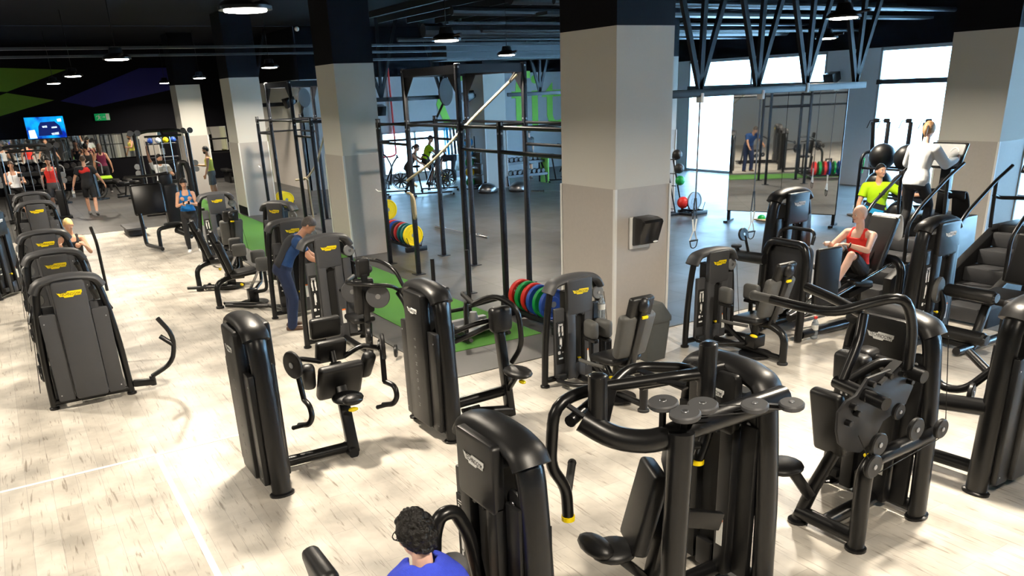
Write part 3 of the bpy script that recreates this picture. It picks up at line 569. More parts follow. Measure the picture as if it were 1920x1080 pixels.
wires(t, [[W6(-2.9,5.3,1.5),W6(-2.88,5.42,.8)],[W6(-2.88,5.36,.72),W6(-2.88,4.6,.64)],[W6(-2.95,4.5,.95),W6(-2.88,4.55,.78)]])
b = B(); b.cyl(W6(-3.25,5.02,1.3),W6(-2.85,5.0,1.28),.045,16); b.cyl(W6(-3.25,4.62,1.22),W6(-2.82,4.56,1.2),.045,16); b.bar(W6(-3.0,4.7,1.26),W6(-3.02,4.95,1.36),.07,.015); obj('pivot_shaft', b, 'frame', t)
tub(t, 'handle_bar', [[W6(-3.2,4.6,1.2),W6(-3.2,4.75,1.5),W6(-3.25,4.84,1.66)],[W6(-2.97,5.0,1.28),W6(-2.97,4.98,1.62),W6(-2.98,4.86,1.84),W6(-3.15,4.75,1.78),W6(-3.3,4.6,1.7),W6(-3.5,4.5,1.72),W6(-3.72,4.45,1.74)],[W6(-3.25,4.84,1.66),W6(-3.5,4.85,1.72),W6(-3.75,4.86,1.76)]], .034, fil=.14)
grip(t, 'handle', W6(-3.6,4.48,1.73), W6(-3.85,4.42,1.75), .034, 'padgrey')
tub(t, 'rocker_arm', [[W6(-3.2,4.62,1.22),W6(-3.1,4.9,1.36),W6(-3.0,5.02,1.3)]], .032)
pad(t, 'chest_pad', W6(-3.34,4.72,.86), (.09,.26,.52), (0,14,0), bev=.035); pad(t, 'headrest', W6(-3.3,4.86,1.25), (.12,.26,.24), (0,5,0), bev=.04)
b = B(); b.box(W6(-3.3,5.0,1.3),(.18,.16,.16),bev=.05,seg=3); obj('pad_housing', b, 'shroud', t)
b = B(); b.ball(W6(-3.5,4.46,.52),(.16,.15,.05),16,10); obj('saddle', b, 'pad', t, 60); b = B(); b.bar(W6(-3.45,4.5,.5),W6(-3.38,4.66,.25),.05,.08,.01); obj('saddle_bracket', b, 'frame', t)
# right edge machine
t = tower('back_machine', 'black machine cut off by the right edge, plain back cover with vertical letters', (-2.95,6.56,0), 180, 'black', rear=True, H=1.56)
tub(t, 'boom_arm', [[(.04,.36,.72),(.75,.42,.62)]], .07, fil=.02)
tub(t, 'base_frame', [[(.05,.2,.12),(.95,.25,.1)]], .055)
tub(t, 'handle_bar', [[(.85,.35,.98),(.6,.3,.92),(.5,.28,.74),(.3,.25,.76),(.12,.2,1.0)],[(.45,.0,1.0),(.2,.1,.9)]], .034, fil=.1)
discs(t, [((.22,.3,.78),(1,.3,0),.08),((-.02,.2,.8),(1,.2,0),.07)])
pad(t, 'seat', (.95,.2,.5), (.34,.36,.08), bev=.035)
# leg extension
t = tower('leg_extension_machine', 'black leg extension machine with padded rollers before the stair climbers', (-5.56,9.55,0), 0, 'black', H=1.54)
for z, y, r in ((.72,-.05,.075),(.22,-.1,.08)):
    b = B(); b.tube([(.24,y,z),(.26,y,z),(.8,y,z),(.82,y,z)], r, 20, rs=[r*.8,r,r,r*.8]); b.cur=1; b.cyl((.82,y,z),(.85,y,z),r*.75,18); obj('roller_pad', b, ['pad','plastic'], t)
b = B(); b.disc((.16,-.08,.7),(1,.25,0),.16,.06,28,.015); obj('cam_wheel', b, 'padgrey', t, label='grey round cam cover')
pad(t, 'seat', (.62,.52,.6), (.46,.5,.09), (4,0,0), bev=.04); pad(t, 'backrest', (.68,.92,1.0), (.46,.09,.62), (-14,0,0), 'pad', .035)
b = B(); b.bar((.62,.0,.03),(.62,.2,.55),.1,.07,.015); b.bar((.62,.2,.52),(.66,.9,.58),.08,.06); b.bar((.66,.86,.03),(.68,.95,.9),.08,.06); obj('seat_column', b, 'frame', t)
tub(t, 'base_frame', [[(.0,0,.08),(.62,0,.08)],[(.62,-.3,.07),(.62,.95,.07)]], .05, fil=.02)
tub(t, 'lever_arm', [[(.18,-.05,.7),(.24,-.02,.5),(.24,-.1,.22)],[(-.1,-.4,.45),(.0,-.42,.5)]], .03); grip(t, 'handle', (.05,-.4,.42), (.28,-.4,.42), .024)
# leg press
t = tower('leg_press_machine', 'black leg press with large foot plate, sled rails and the older man on its seat', (-7.3,8.95,0), 0, 'black', H=1.8, Wb=.43)
WL = lambda X, Y, Z: (X+7.3, Y-8.95, Z)
b = B(); b.prism(rrect(.66,.72,.1,5,-6.78,.86), .1, frame_m(WL(0,8.36,0),(1,0,0),(0,.12,1)) if False else MX(((1,0,0,7.3),(0,0,-1,-8.95+8.46),(0,1,0,0),(0,0,0,1))), bev=.03); obj('foot_plate', b, 'plateblack', t)
b = B(); b.prism(rrect(.34,.8,.1,5,-6.36,.8), .06, MX(((.2,0,.98,7.3+5.1),(.98,0,-.2,-8.95+14.85),(0,1,0,0),(0,0,0,1)))) if False else b.box(WL(-6.44,8.72,.8),(.07,.42,.75),(0,0,-6),bev=.03,seg=3); obj('side_shield', b, 'shroud', t)
tub(t, 'plate_frame', [[WL(-7.1,8.3,.02),WL(-7.1,8.32,1.1),WL(-7.02,8.32,1.24),WL(-6.52,8.32,1.24),WL(-6.46,8.32,1.1),WL(-6.46,8.3,.02)]], .05, fil=.12)
tub(t, 'hand_rail', [[WL(-7.0,8.4,1.24),WL(-7.0,8.44,1.36),WL(-6.9,8.5,1.4),WL(-6.55,8.5,1.4),WL(-6.48,8.46,1.36),WL(-6.48,8.42,1.24)]], .022, fil=.06)
tub(t, 'side_roll', [[WL(-7.45,8.2,1.0),WL(-7.05,8.25,1.0)]], .075, 'pad', .02); discs(t, [(WL(-7.5,8.2,1.12),(0,0,1),.07),(WL(-7.35,8.15,1.3),(1,0,.2),.085)])
for p, q in ((WL(-7.5,8.2,1.1),WL(-7.42,8.2,1.0)),(WL(-7.34,8.17,1.28),WL(-7.3,8.22,1.04)),(WL(-7.4,8.2,1.0),WL(-7.3,8.5,.95))): b = B(); b.bar(p, q, .045, .03); obj('pulley_bracket', b, 'frame', t)
tub(t, 'sled_rail', [[WL(-6.95,8.5,.28),WL(-6.95,10.3,.72)],[WL(-6.82,8.5,.28),WL(-6.82,10.3,.72)],[WL(-6.6,8.5,.28),WL(-6.6,10.3,.72)]], .022, 'chrome', 0)
tub(t, 'base_frame', [[WL(-6.46,8.35,.09),WL(-6.46,10.3,.09)],[WL(-7.1,8.35,.09),WL(-7.1,10.3,.09)],[WL(-7.1,10.35,.02),WL(-7.1,10.35,.66),WL(-7.0,10.35,.78),WL(-6.56,10.35,.78),WL(-6.46,10.35,.66),WL(-6.46,10.35,.02)],[WL(-6.7,8.4,.25),WL(-6.7,10.35,.7)]], .055, fil=.14)
pad(t, 'seat', WL(-6.78,9.72,.53), (.42,.42,.09), (-8,0,0), bev=.04); pad(t, 'backrest', WL(-6.8,10.2,.98), (.42,.1,.8), (-24,0,0), bev=.04); 
b = B(); b.bar(WL(-6.8,9.8,.44),WL(-6.8,10.36,1.2),.12,.06,.01); b.box(WL(-6.8,9.75,.43),(.34,.5,.08),(10,0,0)); obj('seat_carriage', b, 'frame', t)
# stair climbers
def climber(loc, label):
    t = thing('stair_climber', label, 'exercise machine', loc, 0, 'stair climbers'); W = .62
    b = B()
    for k in range(5): b.box((W/2+.12,.14+k*.3,.14+k*.2),(W-.02,.34,.2), bev=.02)
    o = obj('step', b, 'grey', t, label='dark grey stair steps')
    for s in (0,1):
        x = .0 if s == 0 else W+.12
        b = B(); b.prism([(0,0),(0,.42),(.15,.5),(1.35,1.12),(2.0,1.12),(2.1,0)], .13, MX(((0,0,1,x),(1,0,0,0),(0,1,0,0),(0,0,0,1))), bev=.02); obj('side_housing', b, 'shroud', t)
        X = x+.065
        tub(t, 'hand_rail', [[(X,.35,.55),(X,.32,1.15),(X,.55,1.38),(X,1.15,1.75),(X,1.5,1.92)],[(X,1.2,1.1),(X,1.15,1.75)],[(X,1.15,1.55),(X,1.3,1.5),(W/2+.12,1.55,1.5)]], .026, fil=.1)
    b = B(); b.box((W/2+.12,1.62,1.0),(W,.7,.3),bev=.05); b.box((W/2+.12,1.75,1.45),(.16,.12,1.0),bev=.02); obj('front_mast', b, 'shroud', t)
    b = B(); b.box((W/2+.12,1.66,2.0),(.56,.05,.4),(-24,0,0),bev=.02); p = obj('console', b, 'plastic', t)
    q = MX.Translation((W/2+.12,1.66,2.0)) @ Euler((rad(-24),0,0)).to_matrix().to_4x4() @ MX.Translation((0,-.026,0)) @ MX.Rotation(rad(90),4,'X')
    b = B(); b.prism(rrect(.5,.34,.02,3), .002, q); obj('console_panel', b, 'greylight', p)
    b = B(); 
    for x, y, w_, h in ((-.17,.1,.1,.015),(-.17,.06,.1,.015),(-.17,.02,.1,.015),(.02,-.04,.08,.02),(.12,-.04,.06,.02),(0,-.12,.12,.02)): b.prism(rrect(w_,h,.005,2,x,y),.002,q @ MX.Translation((0,0,.002)))
    b.tube([tuple(q @ V((.12+.06*math.cos(a*PI/8),.05+.06*math.sin(a*PI/8),.003))) for a in range(9)], .008, 6)
    obj('console_display', b, 'white', p)['kind'] = 'stuff'
    return t
climber((-7.63,10.62,0), 'stair climber that the woman in the white sweater stands on')
climber((-6.2,10.62,0), 'empty stair climber beside the right column, grey console and bare steps')
# ------------------------------------------------------------------ rigs
def holes(m):
    nt, bs, N, L = nodes(m); tc = N('TexCoord'); s = N('SeparateXYZ'); L(tc.outputs['Object'], s.inputs[0])
    def mth(op, a, b=None):
        x = N('Math'); x.operation = op
        for i, v in enumerate((a, b)):
            if v is None: continue
            if isinstance(v, (int,float)): x.inputs[i].default_value = v
            else: L(v, x.inputs[i])
        return x.outputs[0]
    z = mth('SUBTRACT', mth('FRACT', mth('MULTIPLY', s.outputs[2], 10)), .5); z = mth('MULTIPLY', z, .1); z2 = mth('MULTIPLY', z, z)
    q = mth('MINIMUM', mth('MULTIPLY', s.outputs[0], s.outputs[0]), mth('MULTIPLY', s.outputs[1], s.outputs[1]))
    h = mth('GREATER_THAN', mth('ADD', z2, q), .00016)
    mx = N('Mix'); mx.data_type = 'RGBA'; mx.inputs[6].default_value = (.001,.001,.001,1); mx.inputs[7].default_value = (.009,.01,.014,1); L(h, mx.inputs[0]); L(mx.outputs[2], bs.inputs['Base Color'])
holes(mat('rigpost', (.009,.01,.014), .4, spec=.35))
RX = []
def rig(xs, label, right=None):
    t = thing('training_rig', label, 'training rig', (xs[0],6.36,0), 0); ox, oy = xs[0], 6.36; hs = (2.77,3.6,3.6,2.77); ys = (6.36,7.58)
    for i, x in enumerate(xs):
        for y in ys:
            b = B(); b.box((0,0,hs[i]/2),(.075,.075,hs[i]), bev=.006); b.box((0,0,.006),(.2,.2,.012)); o = obj('post', b, 'rigpost', t); o.location = (x-ox,y-oy,0)
    def bar(p, q, w=.05, name='cross_bar', tube=True):
        b = B()
        if tube: b.cyl(p, q, w/2, 10)
        else: b.bar(p, q, .05, w)
        obj(name, b, 'rig', t)
    for i in (1,2): bar((xs[i]-ox,0,3.52),(xs[i]-ox,1.22,3.52),.13,'top_beam',False)
    for y in (0,1.22): bar((xs[1]-ox,y,3.52),(xs[2]-ox,y,3.52),.13,'top_beam',False)
    for i in range(3):
        for y in (0,1.22):
            bar((xs[i]-ox,y,2.68),(xs[i+1]-ox,y,2.68),.045)
            if i != 1: bar((xs[i]-ox,y,2.34),(xs[i+1]-ox,y,2.34),.05)
    for i in range(4): bar((xs[i]-ox,0,2.66),(xs[i]-ox,1.22,2.66),.045)
    bar((xs[0]-ox,0,2.36),(xs[0]-ox,1.22,2.36),.045); bar((xs[1]-ox,.1,2.4),(xs[2]-ox,1.1,2.4),.04) if False else None
    for y in (0,1.22):
        for i, s in ((1,1),(2,-1)):
            b = B(); b.prism([(0,0),(.34,0),(0,-.34)], .012, MX(((s,0,0,xs[i]-ox+s*.035),(0,0,1,y),(0,1,0,3.46),(0,0,0,1)))); obj('gusset', b, 'rig', t)
    b = B()
    for i, x in enumerate(xs):
        for y in ys:
            for z in (2.74,2.6,hs[i]-.05):
                b.disc((x-ox+.04,y-oy-.0,z),(1,0,0),.016,.012,8,.003); b.disc((x-ox,y-oy-.04,z),(0,1,0),.016,.012,8,.003)
    o = obj('bolt', b, 'steel', t); o['kind'] = 'stuff'
    if right:
        for z in (2.68,2.34): bar((xs[3]-ox,0,z),(right-ox,0,z),.06)
    # ball target on a slanted arm
    b = B(); b.cyl((.1,1.22,2.75),(.45,1.22,3.05),.022,8); obj('target_arm', b, 'rig', t)
    b = B(); b.disc((.52,1.22,3.2),(1,.6,0),.25,.03,28,.006); obj('target_disc', b, 'rubber', t)
    b = B(); b.tube([(-.04,-.02,1.42),(-.14,-.06,1.42),(-.2,-.08,1.46)],.012,6,fil=.03); obj('hook', b, 'steel', t)
    return t
rig((-14.9,-13.6,-11.65,-10.45), 'black steel training rig standing between the two nearest columns, rope tied to its post', -8.5)
rig((-23.2,-21.95,-20.0,-18.75), 'farther black steel training rig, partly hidden by the second column')
def rope(label, pts, loop, group='climbing ropes'):
    b = B(); P = [V(p) for p in pts]; b.tube(P, .024, 10, fil=.25, fs=6); 
    for L_ in loop: b.tube(L_, .024, 10, fil=.08, fs=5)
    o = obj('climbing_rope', b, 'rope'); tag(o, label, 'rope', group); return o
def rope2(label, pts, loop, dark=None):
    t = thing('climbing_rope', label, 'rope', pts[0]); o = V(pts[0])
    R = lambda L_: [V(p)-o for p in L_]
    b = B(); b.tube(R(pts), .024, 10, fil=.3, fs=6); obj('strand', b, 'rope', t)
    for L_ in loop: b = B(); b.tube(R(L_), .024, 10, fil=.09, fs=5); obj('tied_end', b, 'rope', t)
    b = B(); b.cyl((0,0,.06), V(pts[1])*.16+V(pts[0])*-.16, .027, 10); obj('sleeve', b, 'rubber', t)
rope2('thick beige rope from the near rig top, knotted round the front post', [(-11.65,7.46,3.42),(-12.4,7.0,2.75),(-13.1,6.55,2.05),(-13.62,6.28,1.72)],
  [[(-13.62,6.29,1.72),(-13.68,6.36,1.7),(-13.66,6.44,1.66),(-13.54,6.42,1.62)],[(-13.68,6.3,1.5),(-13.5,6.26,1.52),(-13.42,6.3,1.42),(-13.4,6.3,1.1),(-13.47,6.3,1.04),(-13.5,6.3,1.2),(-13.52,6.3,1.48),(-13.68,6.42,1.46)]])
rope2('thick beige rope of the far rig, its loose end hanging to the floor', [(-19.9,7.5,3.4),(-19.95,7.1,2.4),(-20.3,6.9,1.6),(-20.6,6.7,1.25),(-21.2,6.6,1.2)],
  [[(-20.6,6.72,1.3),(-20.62,6.74,.9),(-20.55,6.74,.05)],[(-20.7,6.66,1.24),(-20.6,6.64,1.3),(-20.55,6.72,1.22)]])
# ------------------------------------------------------------------ plates on floor racks
def plate(m, loc, label, r=.225, w=.06, ax=(1,0,0), txt=None, group=None):
    t = thing('bumper_plate', label, 'weight plate', loc, 0, group); M = axis_m((0,0,0), ax)
    b = B(); h = w/2; b.lathe([(.03,-h*.7),(.11,-h*.7),(.115,-h*.5),(r-.035,-h*.5),(r-.025,-h),(r-.006,-h),(r,-h*.8),(r,h*.8),(r-.006,h),(r-.025,h),(r-.035,h*.5),(.115,h*.5),(.11,h*.7),(.03,h*.7)], 40, M); obj('disc', b, m, t)
    b = B(); b.lathe([(.025,-h*.75),(.045,-h*.75),(.045,h*.75),(.025,h*.75)], 16, M); obj('hub', b, 'steel', t)
    if txt:
        for ch, a in zip(txt, [150-i*(120/(len(txt)-1)) for i in range(len(txt))]):
            Q = MX.Translation((h*.55,0,0)) @ frame_m((0,0,0),(0,1,0),(0,0,1)) @ MX.Rotation(rad(a-90),4,'Z') @ MX.Translation((0,.15,0)); text('lettering', ch, .045, Q, 'white', t)
        Q = MX.Translation((h*.55,0,0)) @ frame_m((0,0,0),(0,1,0),(0,0,1)); text('lettering', '25', .05, Q @ MX.Translation((.14,-.06,0)), 'white', t)
    return t
def prack(x0, x1, y, label):
    t = thing('plate_rack', label, 'plate rack', ((x0+x1)/2,y,0)); L = (x1-x0)/2
    for s in (-1,1): b = B(); b.bar((-L,s*.12,.1),(L,s*.12,.1),.04,.05); obj('rail', b, 'rig', t)
    for s in (-1,1): b = B(); b.box((s*L,0,.05),(.08,.5,.1),bev=.01); obj('foot', b, 'rig', t)
    n = int((x1-x0)/.22)
    for k in range(n+1):
        x = -L+.02+k*(2*L-.04)/n; b = B(); b.tube([(x,-.2,.3),(x,-.13,.1),(x,.13,.1),(x,.2,.3)], .008, 6, fil=.05); obj('divider', b, 'rig', t)
prack(-9.98, -8.72, 6.28, 'low black plate rack at the foot of the near rig beside the nearest column')
for i, (m, s) in enumerate((('red','red bumper plate with white lettering, first on the rack beside the nearest column'),('green','green bumper plate behind the lettered red plate on the rack beside the nearest column'),('red','plain red bumper plate between green and blue plates beside the nearest column'),('blue','blue bumper plate between red and green plates beside the nearest column'),('green','thin green bumper plate between two blue plates beside the nearest column'),('blue','last blue bumper plate toward the grey machine beside the nearest column'))):
    plate(m, (-9.86+i*.165-(.03 if i>2 else 0), 6.28, .33), s, w=(.085 if i<3 else .065), txt='ENERGY' if i == 0 else None)
prack(-17.3, -15.75, 7.35, 'low black plate rack behind the second column')
for i, (m, s) in enumerate((('yellow','big yellow bumper plate at the front of the rack behind the second column'),('teal','first teal bumper plate behind the big yellow one'),('teal','second teal bumper plate behind the big yellow one, next to red'),('red','red bumper plate behind the teal plates at the second column'),('plateblack','black bumper plate with white lettering behind the second column'),('blue','blue bumper plate on the rack behind the second column'),('red','red bumper plate deep on the rack behind the second column'),('blue','deep blue bumper plate at the far part of the rack behind the second column'),('green','green bumper plate at the far end of the rack behind the second column'))):
    plate(m, (-15.86-i*.165,7.35,.33), s, w=.08, txt='ENERGY' if i == 4 else None)
plate('yellow', (-17.0,7.3,.77), 'yellow bumper plate lying higher, above the rack behind the second column')
prack(-25.4, -24.5, 7.3, 'low black plate rack behind the third column, only yellow plates')
for i, s in enumerate(('front yellow bumper plate of the rack behind the third column','middle yellow bumper plate of the rack behind the third column','rear yellow bumper plate of the rack behind the third column')): plate('yellow', (-24.62-i*.2,7.3,.33), s, w=.09)
# barbell on the floor
def barbell(p, q, label):
    t = thing('barbell', label, 'barbell', p); d = V(q)-V(p); u = d.normalized()
    b = B(); b.cyl(u*.42, d-u*.42, .014, 10); obj('shaft', b, 'steel', t)
    for a, c in ((V((0,0,0)), u*.42), (d-u*.42, d)):
        b = B(); b.cyl(a, c, .026, 14); k = a if a.length > .5 else c; b.disc(k, u, .038, .04, 14); obj('sleeve', b, 'chrome', t)
barbell((-18.3,9.12,.03),(-16.0,9.3,.03),'steel barbell lying bare on the rubber floor behind the rig')
barbell((-22.4,14.75,.05),(-20.9,16.0,.05),'pale bar lying on the floor by the dumbbell rack, far centre')
# sled
t = thing('push_sled', 'black push sled with upright poles standing on the green turf', 'sled', (-9.55,5.2,.02))
for s in (-1,1): b = B(); b.tube([(-.55,s*.3,.06),(-.45,s*.3,.02),(.45,s*.3,.02),(.55,s*.3,.06)],.03,8); obj('runner', b, 'frame', t)
b = B(); b.box((.1,0,.1),(.5,.6,.02)); b.box((-.1,0,.14),(.1,.6,.06)); obj('plate_bed', b, 'steel', t)
for x, y, h in ((-.5,-.28,1.0),(-.5,.28,1.05),(.4,-.28,.5),(.42,.3,.55)): b = B(); b.cyl((x,y,.05),(x,y,h),.03,12); obj('pole', b, 'frame', t)
b = B(); b.cyl((.4,-.28,.48),(.42,.3,.53),.028,10); b.cyl((-.5,-.28,.2),(-.5,.28,.2),.028,10); b.bar((-.5,-.28,.1),(.45,-.28,.1),.05); b.bar((-.5,.28,.1),(.45,.28,.1),.05); obj('cross_bar', b, 'frame', t)
b = B(); b.lathe([(.06,.0),(.07,.1),(.05,.2),(.02,.2)],12,MX.Translation((.1,0,.11))); obj('weight_peg', b, 'steel', t)
# bin, dispenser, bottles
t = thing('litter_bin', 'dark grey-green litter bin standing at the nearest column behind a padded chair', 'bin', (-7.18,6.42,0)); t.scale = (.82,.82,.82)
b = B(); b.loft([[(x*s_,y*s_,z) for x, y in rrect(.44,.44,.05)] for z, s_ in ((0,.82),(.55,1),(.6,1))]); obj('body', b, 'bin', t)
b = B(); b.loft([[(x*s_,y*s_,z) for x, y in rrect(.48,.48,.06)] for z, s_ in ((.6,1),(.66,1),(.84,.62),(.86,.55))]); b.box((.0,-.17,.74),(.26,.1,.08),(-35,0,0)); obj('lid', b, 'bin', t)
t = thing('paper_dispenser', 'glossy black paper towel dispenser on the nearest column', 'dispenser', (-7.42,6.44,1.37))
b = B(); b.prism([(0,.0),(.17,.04),(.26,.3),(.24,.33),(.16,.35),(0,.35)], .29, frame_m((0,.145,0),(1,0,0),(0,0,1)), bev=.02); obj('cover', b, 'plastic', t)
b = B(); b.box((.015,-.03,.16),(.03,.31,.38),bev=.01); obj('back_plate', b, 'white', t, label='white back plate'); b = B(); b.ball((.19,.08,.06),(.012,.04,.012),8,6); obj('emblem', b, 'white', t)
def bottle(loc, label, capm='blue', liq='clearplastic', h=.24, r=.035):
    t = thing('water_bottle', label, 'bottle', loc); b = B(); b.lathe([(r*.7,0),(r,.01),(r,h*.3),(r*.9,h*.36),(r,h*.42),(r,h*.68),(r*.45,h*.88),(r*.42,h*.92)],16); obj('body', b, liq, t)
    b = B(); b.lathe([(r*.5,h*.91),(r*.5,h),(r*.3,h)],14); obj('cap', b, capm, t)
    b = B(); b.lathe([(r*1.01,h*.42),(r*1.01,h*.64)],16); obj('wrap', b, 'label', t)
bottle((-6.44,8.59,.0),'small water bottle with red cap on the pale floor beside the leg press','red', h=.3, r=.045)
bottle((-6.93,5.47,.72),'clear water bottle in the holder of the low machine before the nearest column','clearplastic',h=.28,r=.042)
bottle((-12.4,17.6,0),'pale blue spray bottle on the floor before the window pier','clearplastic',h=.34,r=.05)
b = B(); b.box((-6.97,5.47,.7),(.14,.12,.04),bev=.01); b.box((-7.02,5.47,.8),(.02,.1,.2)); o = obj('bottle_holder', b, 'grey'); o.name = 'bottle_holder'; tag(o, 'small grey bottle holder on the low machine before the nearest column', 'holder')
t = thing('mop', 'green handled mop leaning at the window pier', 'mop', (-12.3,17.4,0)); b = B(); b.cyl((0,0,.02),(.05,.1,1.3),.014,8); obj('handle', b, 'rubber', t); b = B(); b.cyl((.046,.09,1.0),(.055,.11,1.35),.018,8); obj('grip', b, 'green', t); b = B(); b.box((0,0,.03),(.3,.1,.05),bev=.02); obj('mop_head', b, 'clothgrey', t)
# ------------------------------------------------------------------ trusses
def truss(x, y0, y1, z, apex, label, d=.75, m='frame'):
    t = thing('steel_truss', label, 'truss', (x,y0,z))
    b = B(); b.box((0,(y1-y0)/2,.06),(.1,y1-y0,.13),bev=.01); obj('hanging_chord', b, 'duct' if m == 'duct' else 'rig', t)
    for a in apex:
        for dy in (-d,0.06,d): b = B(); b.bar((0,a-y0,.1),(0,a+dy-y0,5.5-z),.09,.075,up=(1,0,0)); obj('brace', b, 'trussblack', t)
    return t
truss(-11, 9.4, 15.45, 2.94, (10.85,12.3,13.65,15.15), 'black truss with V braces right of the nearest column, straps hanging from it', d=.82)
truss(-26, 11.0, 13.9, 2.98, (11.3,13.55), 'black V braced truss seen through the near rig, left part')
truss(-26, 16.2, 21, 2.95, (17.6,19.6), 'black V braced truss seen beside the nearest column, before green letters')
truss(-30.5, 7.4, 9.4, 2.95, (8.3,), 'short black truss between the second and third columns')
b = B()
for x, z in ((-19.2,4.3),(-22.2,4.3)): b.box((x,7.5,z),(.12,17,.05)); 
for x, z, y0, y1, r in ((-13.5,4.7,9.5,22.4,.06),(-15,4.9,9.5,22.4,.12),(-16.2,4.4,9.5,22.4,.05),(-17.5,4.9,9.5,22.4,.1),(-19,4.6,9.5,22.4,.16),(-20.5,4.5,9.5,22.4,.05),(-12,5.0,9.5,22.4,.07),(-10.3,5.1,9.5,22.4,.1),(-9.2,4.8,9.5,22.4,.04),(-8.4,5.2,9.5,22.4,.08)): b.cyl((x,y0,z),(x,y1,z),r,10)
b.box((-24,17,4.35),(1.0,9,.5)); b.box((-23.2,15,4.15),(.2,11,.06)); b.box((-14.2,16,4.55),(.4,12.6,.06)); b.box((-18.2,16,4.7),(.3,12.6,.05)); b.box((-11.3,16,4.75),(.5,12.6,.05))
for k in range(14): b.box((-16,9.6+k*.95,5.25),(16,.05,.16))
struct('ceiling_services', b, 'duct')
# speakers
def speaker(loc, rz, label):
    t = thing('wall_speaker', label, 'speaker', loc, rz, 'wall speakers'); b = B(); b.prism([(-.16,-.12),(.2,-.18),(.2,.16),(-.16,.12)], .36, frame_m((.25,.18,0),(1,0,-.35),(.35,0,1)), bev=.02); obj('cabinet', b, 'frame', t)
    b = B(); b.box((.04,0,0),(.12,.06,.08)); obj('bracket', b, 'frame', t)
speaker((-24.85,14.2,3.05),-90,'black speaker on the small far column between the rig posts'); speaker((-29.25,12.5,2.7),0,'black speaker beside the second column right edge'); speaker((-29.6,9.6,3.1),-90,'black speaker beside the third column right edge'); speaker((-16.9,22.4,3.15),-90,'black speaker on the pier between the two bright windows')
b = B(); b.tube([(-29.2,13.05,4.4),(-29.2,13.1,1.05),(-29.2,12.9,.98),(-29.2,12.4,.98)], .035, 8, fil=.08); o = obj('fire_pipe', b, 'red'); tag(o, 'thin red pipe running down the pale wall behind the near rig', 'pipe')
# hanging mats
for k, (y, m) in enumerate(((15.35,'clothcyan'),(15.5,'greylight'),(15.65,'rubber'),(15.8,'rubber'),(15.95,'greylight'),(16.1,'rubber'))):
    b = B(); b.box((0,0,-.6),(.05,.11,1.2),(2,0,0),bev=.02); o = obj('exercise_mat', b, m); o.location = (-29.2,y,2.0); tag(o, ['blue rolled mat hung leftmost of the mats on the window wall','light grey mat second from left of the hanging mats','black mat third from left of the hanging mats','black mat fourth from left of the hanging mats','light grey mat fifth from left of the hanging mats','black mat rightmost of the hanging mats'][k],'mat','hanging mats')
b = B(); b.box((0,0,.6),(.5,.7,.6),bev=.02); 
for x in (-.2,.2):
    for y in (-.3,.3): b.box((x,y,.15),(.05,.05,.3))
o = obj('plyo_box', b, 'bin'); o.location = (-28.6,15.7,0); tag(o, 'dark box below the hanging mats at the far window', 'box')
# ------------------------------------------------------------------ suspension straps
def straps(y, z, label):
    t = thing('suspension_strap', label, 'suspension trainer', (-11,y,z), 0, 'suspension straps'); H = 2.94-z
    b = B(); b.bar((0,0,.75),(0,0,H),.035,.006); obj('main_strap', b, 'clothgrey', t)
    for s in (-1,1):
        b = B(); b.bar((0,s*.05,.38),(0,s*.015,.8),.03,.006); obj('strap', b, 'rubber', t)
        b = B(); b.bar((0,s*.02,.2),(0,s*.05,.42),.035,.008); b.bar((0,s*.02,.2),(0,s*.09-.02,.03),.025,.006); obj('sling', b, 'label', t)
    b = B(); b.cyl((0,-.1,.02),(0,.1,.02),.017,10); obj('handle', b, 'rubber', t)
    b = B(); b.tube([(0,-.1,.02),(0,-.07,-.1),(0,0,-.13),(0,.07,-.1),(0,.1,.02)],.01,6,fil=.05); obj('foot_loop', b, 'rubber', t)
    b = B(); b.box((0,0,H-.02),(.13,.07,.16),bev=.01); obj('anchor_clamp', b, 'white', t)
straps(10.87,.38,'suspension strap with black handles hanging left, nearer the nearest column'); straps(12.42,.36,'suspension strap hanging in front of the big standing mirror')
for i, y in enumerate((13.65,)): b = B(); b.box((0,0,0),(.14,.07,.17),bev=.01); o = obj('anchor_clamp', b, 'white'); o.location = (-11,y,3.0); tag(o, 'white clamp on the truss chord at the right of the straps', 'clamp')
# standing mirror
mx0, my0, mx1, my1 = -13.87,14.77,-11.66,15.84; ma = math.degrees(math.atan2(my1-my0, mx1-mx0)); ml = math.hypot(mx1-mx0, my1-my0)
t = thing('standing_mirror', 'big mirror standing on legs behind the straps, reflecting rig and plates', 'mirror', (mx0,my0,0), ma)
b = B(); b.box((ml/4-.002,0,1.62),(ml/2-.006,.02,2.7)); obj('mirror_panel', b, 'mirrorglass', t); b = B(); b.box((ml*.75+.002,0,1.62),(ml/2-.006,.02,2.7)); obj('mirror_panel', b, 'mirrorglass', t)
b = B(); b.box((ml/2,.03,1.62),(ml+.03,.03,2.74)); obj('backing', b, 'rig', t)
for x in (.03,ml-.03): b = B(); b.box((x,.05,1.5),(.07,.07,3.0)); b.box((x,.05,.02),(.1,.5,.04)); obj('leg', b, 'rig', t)
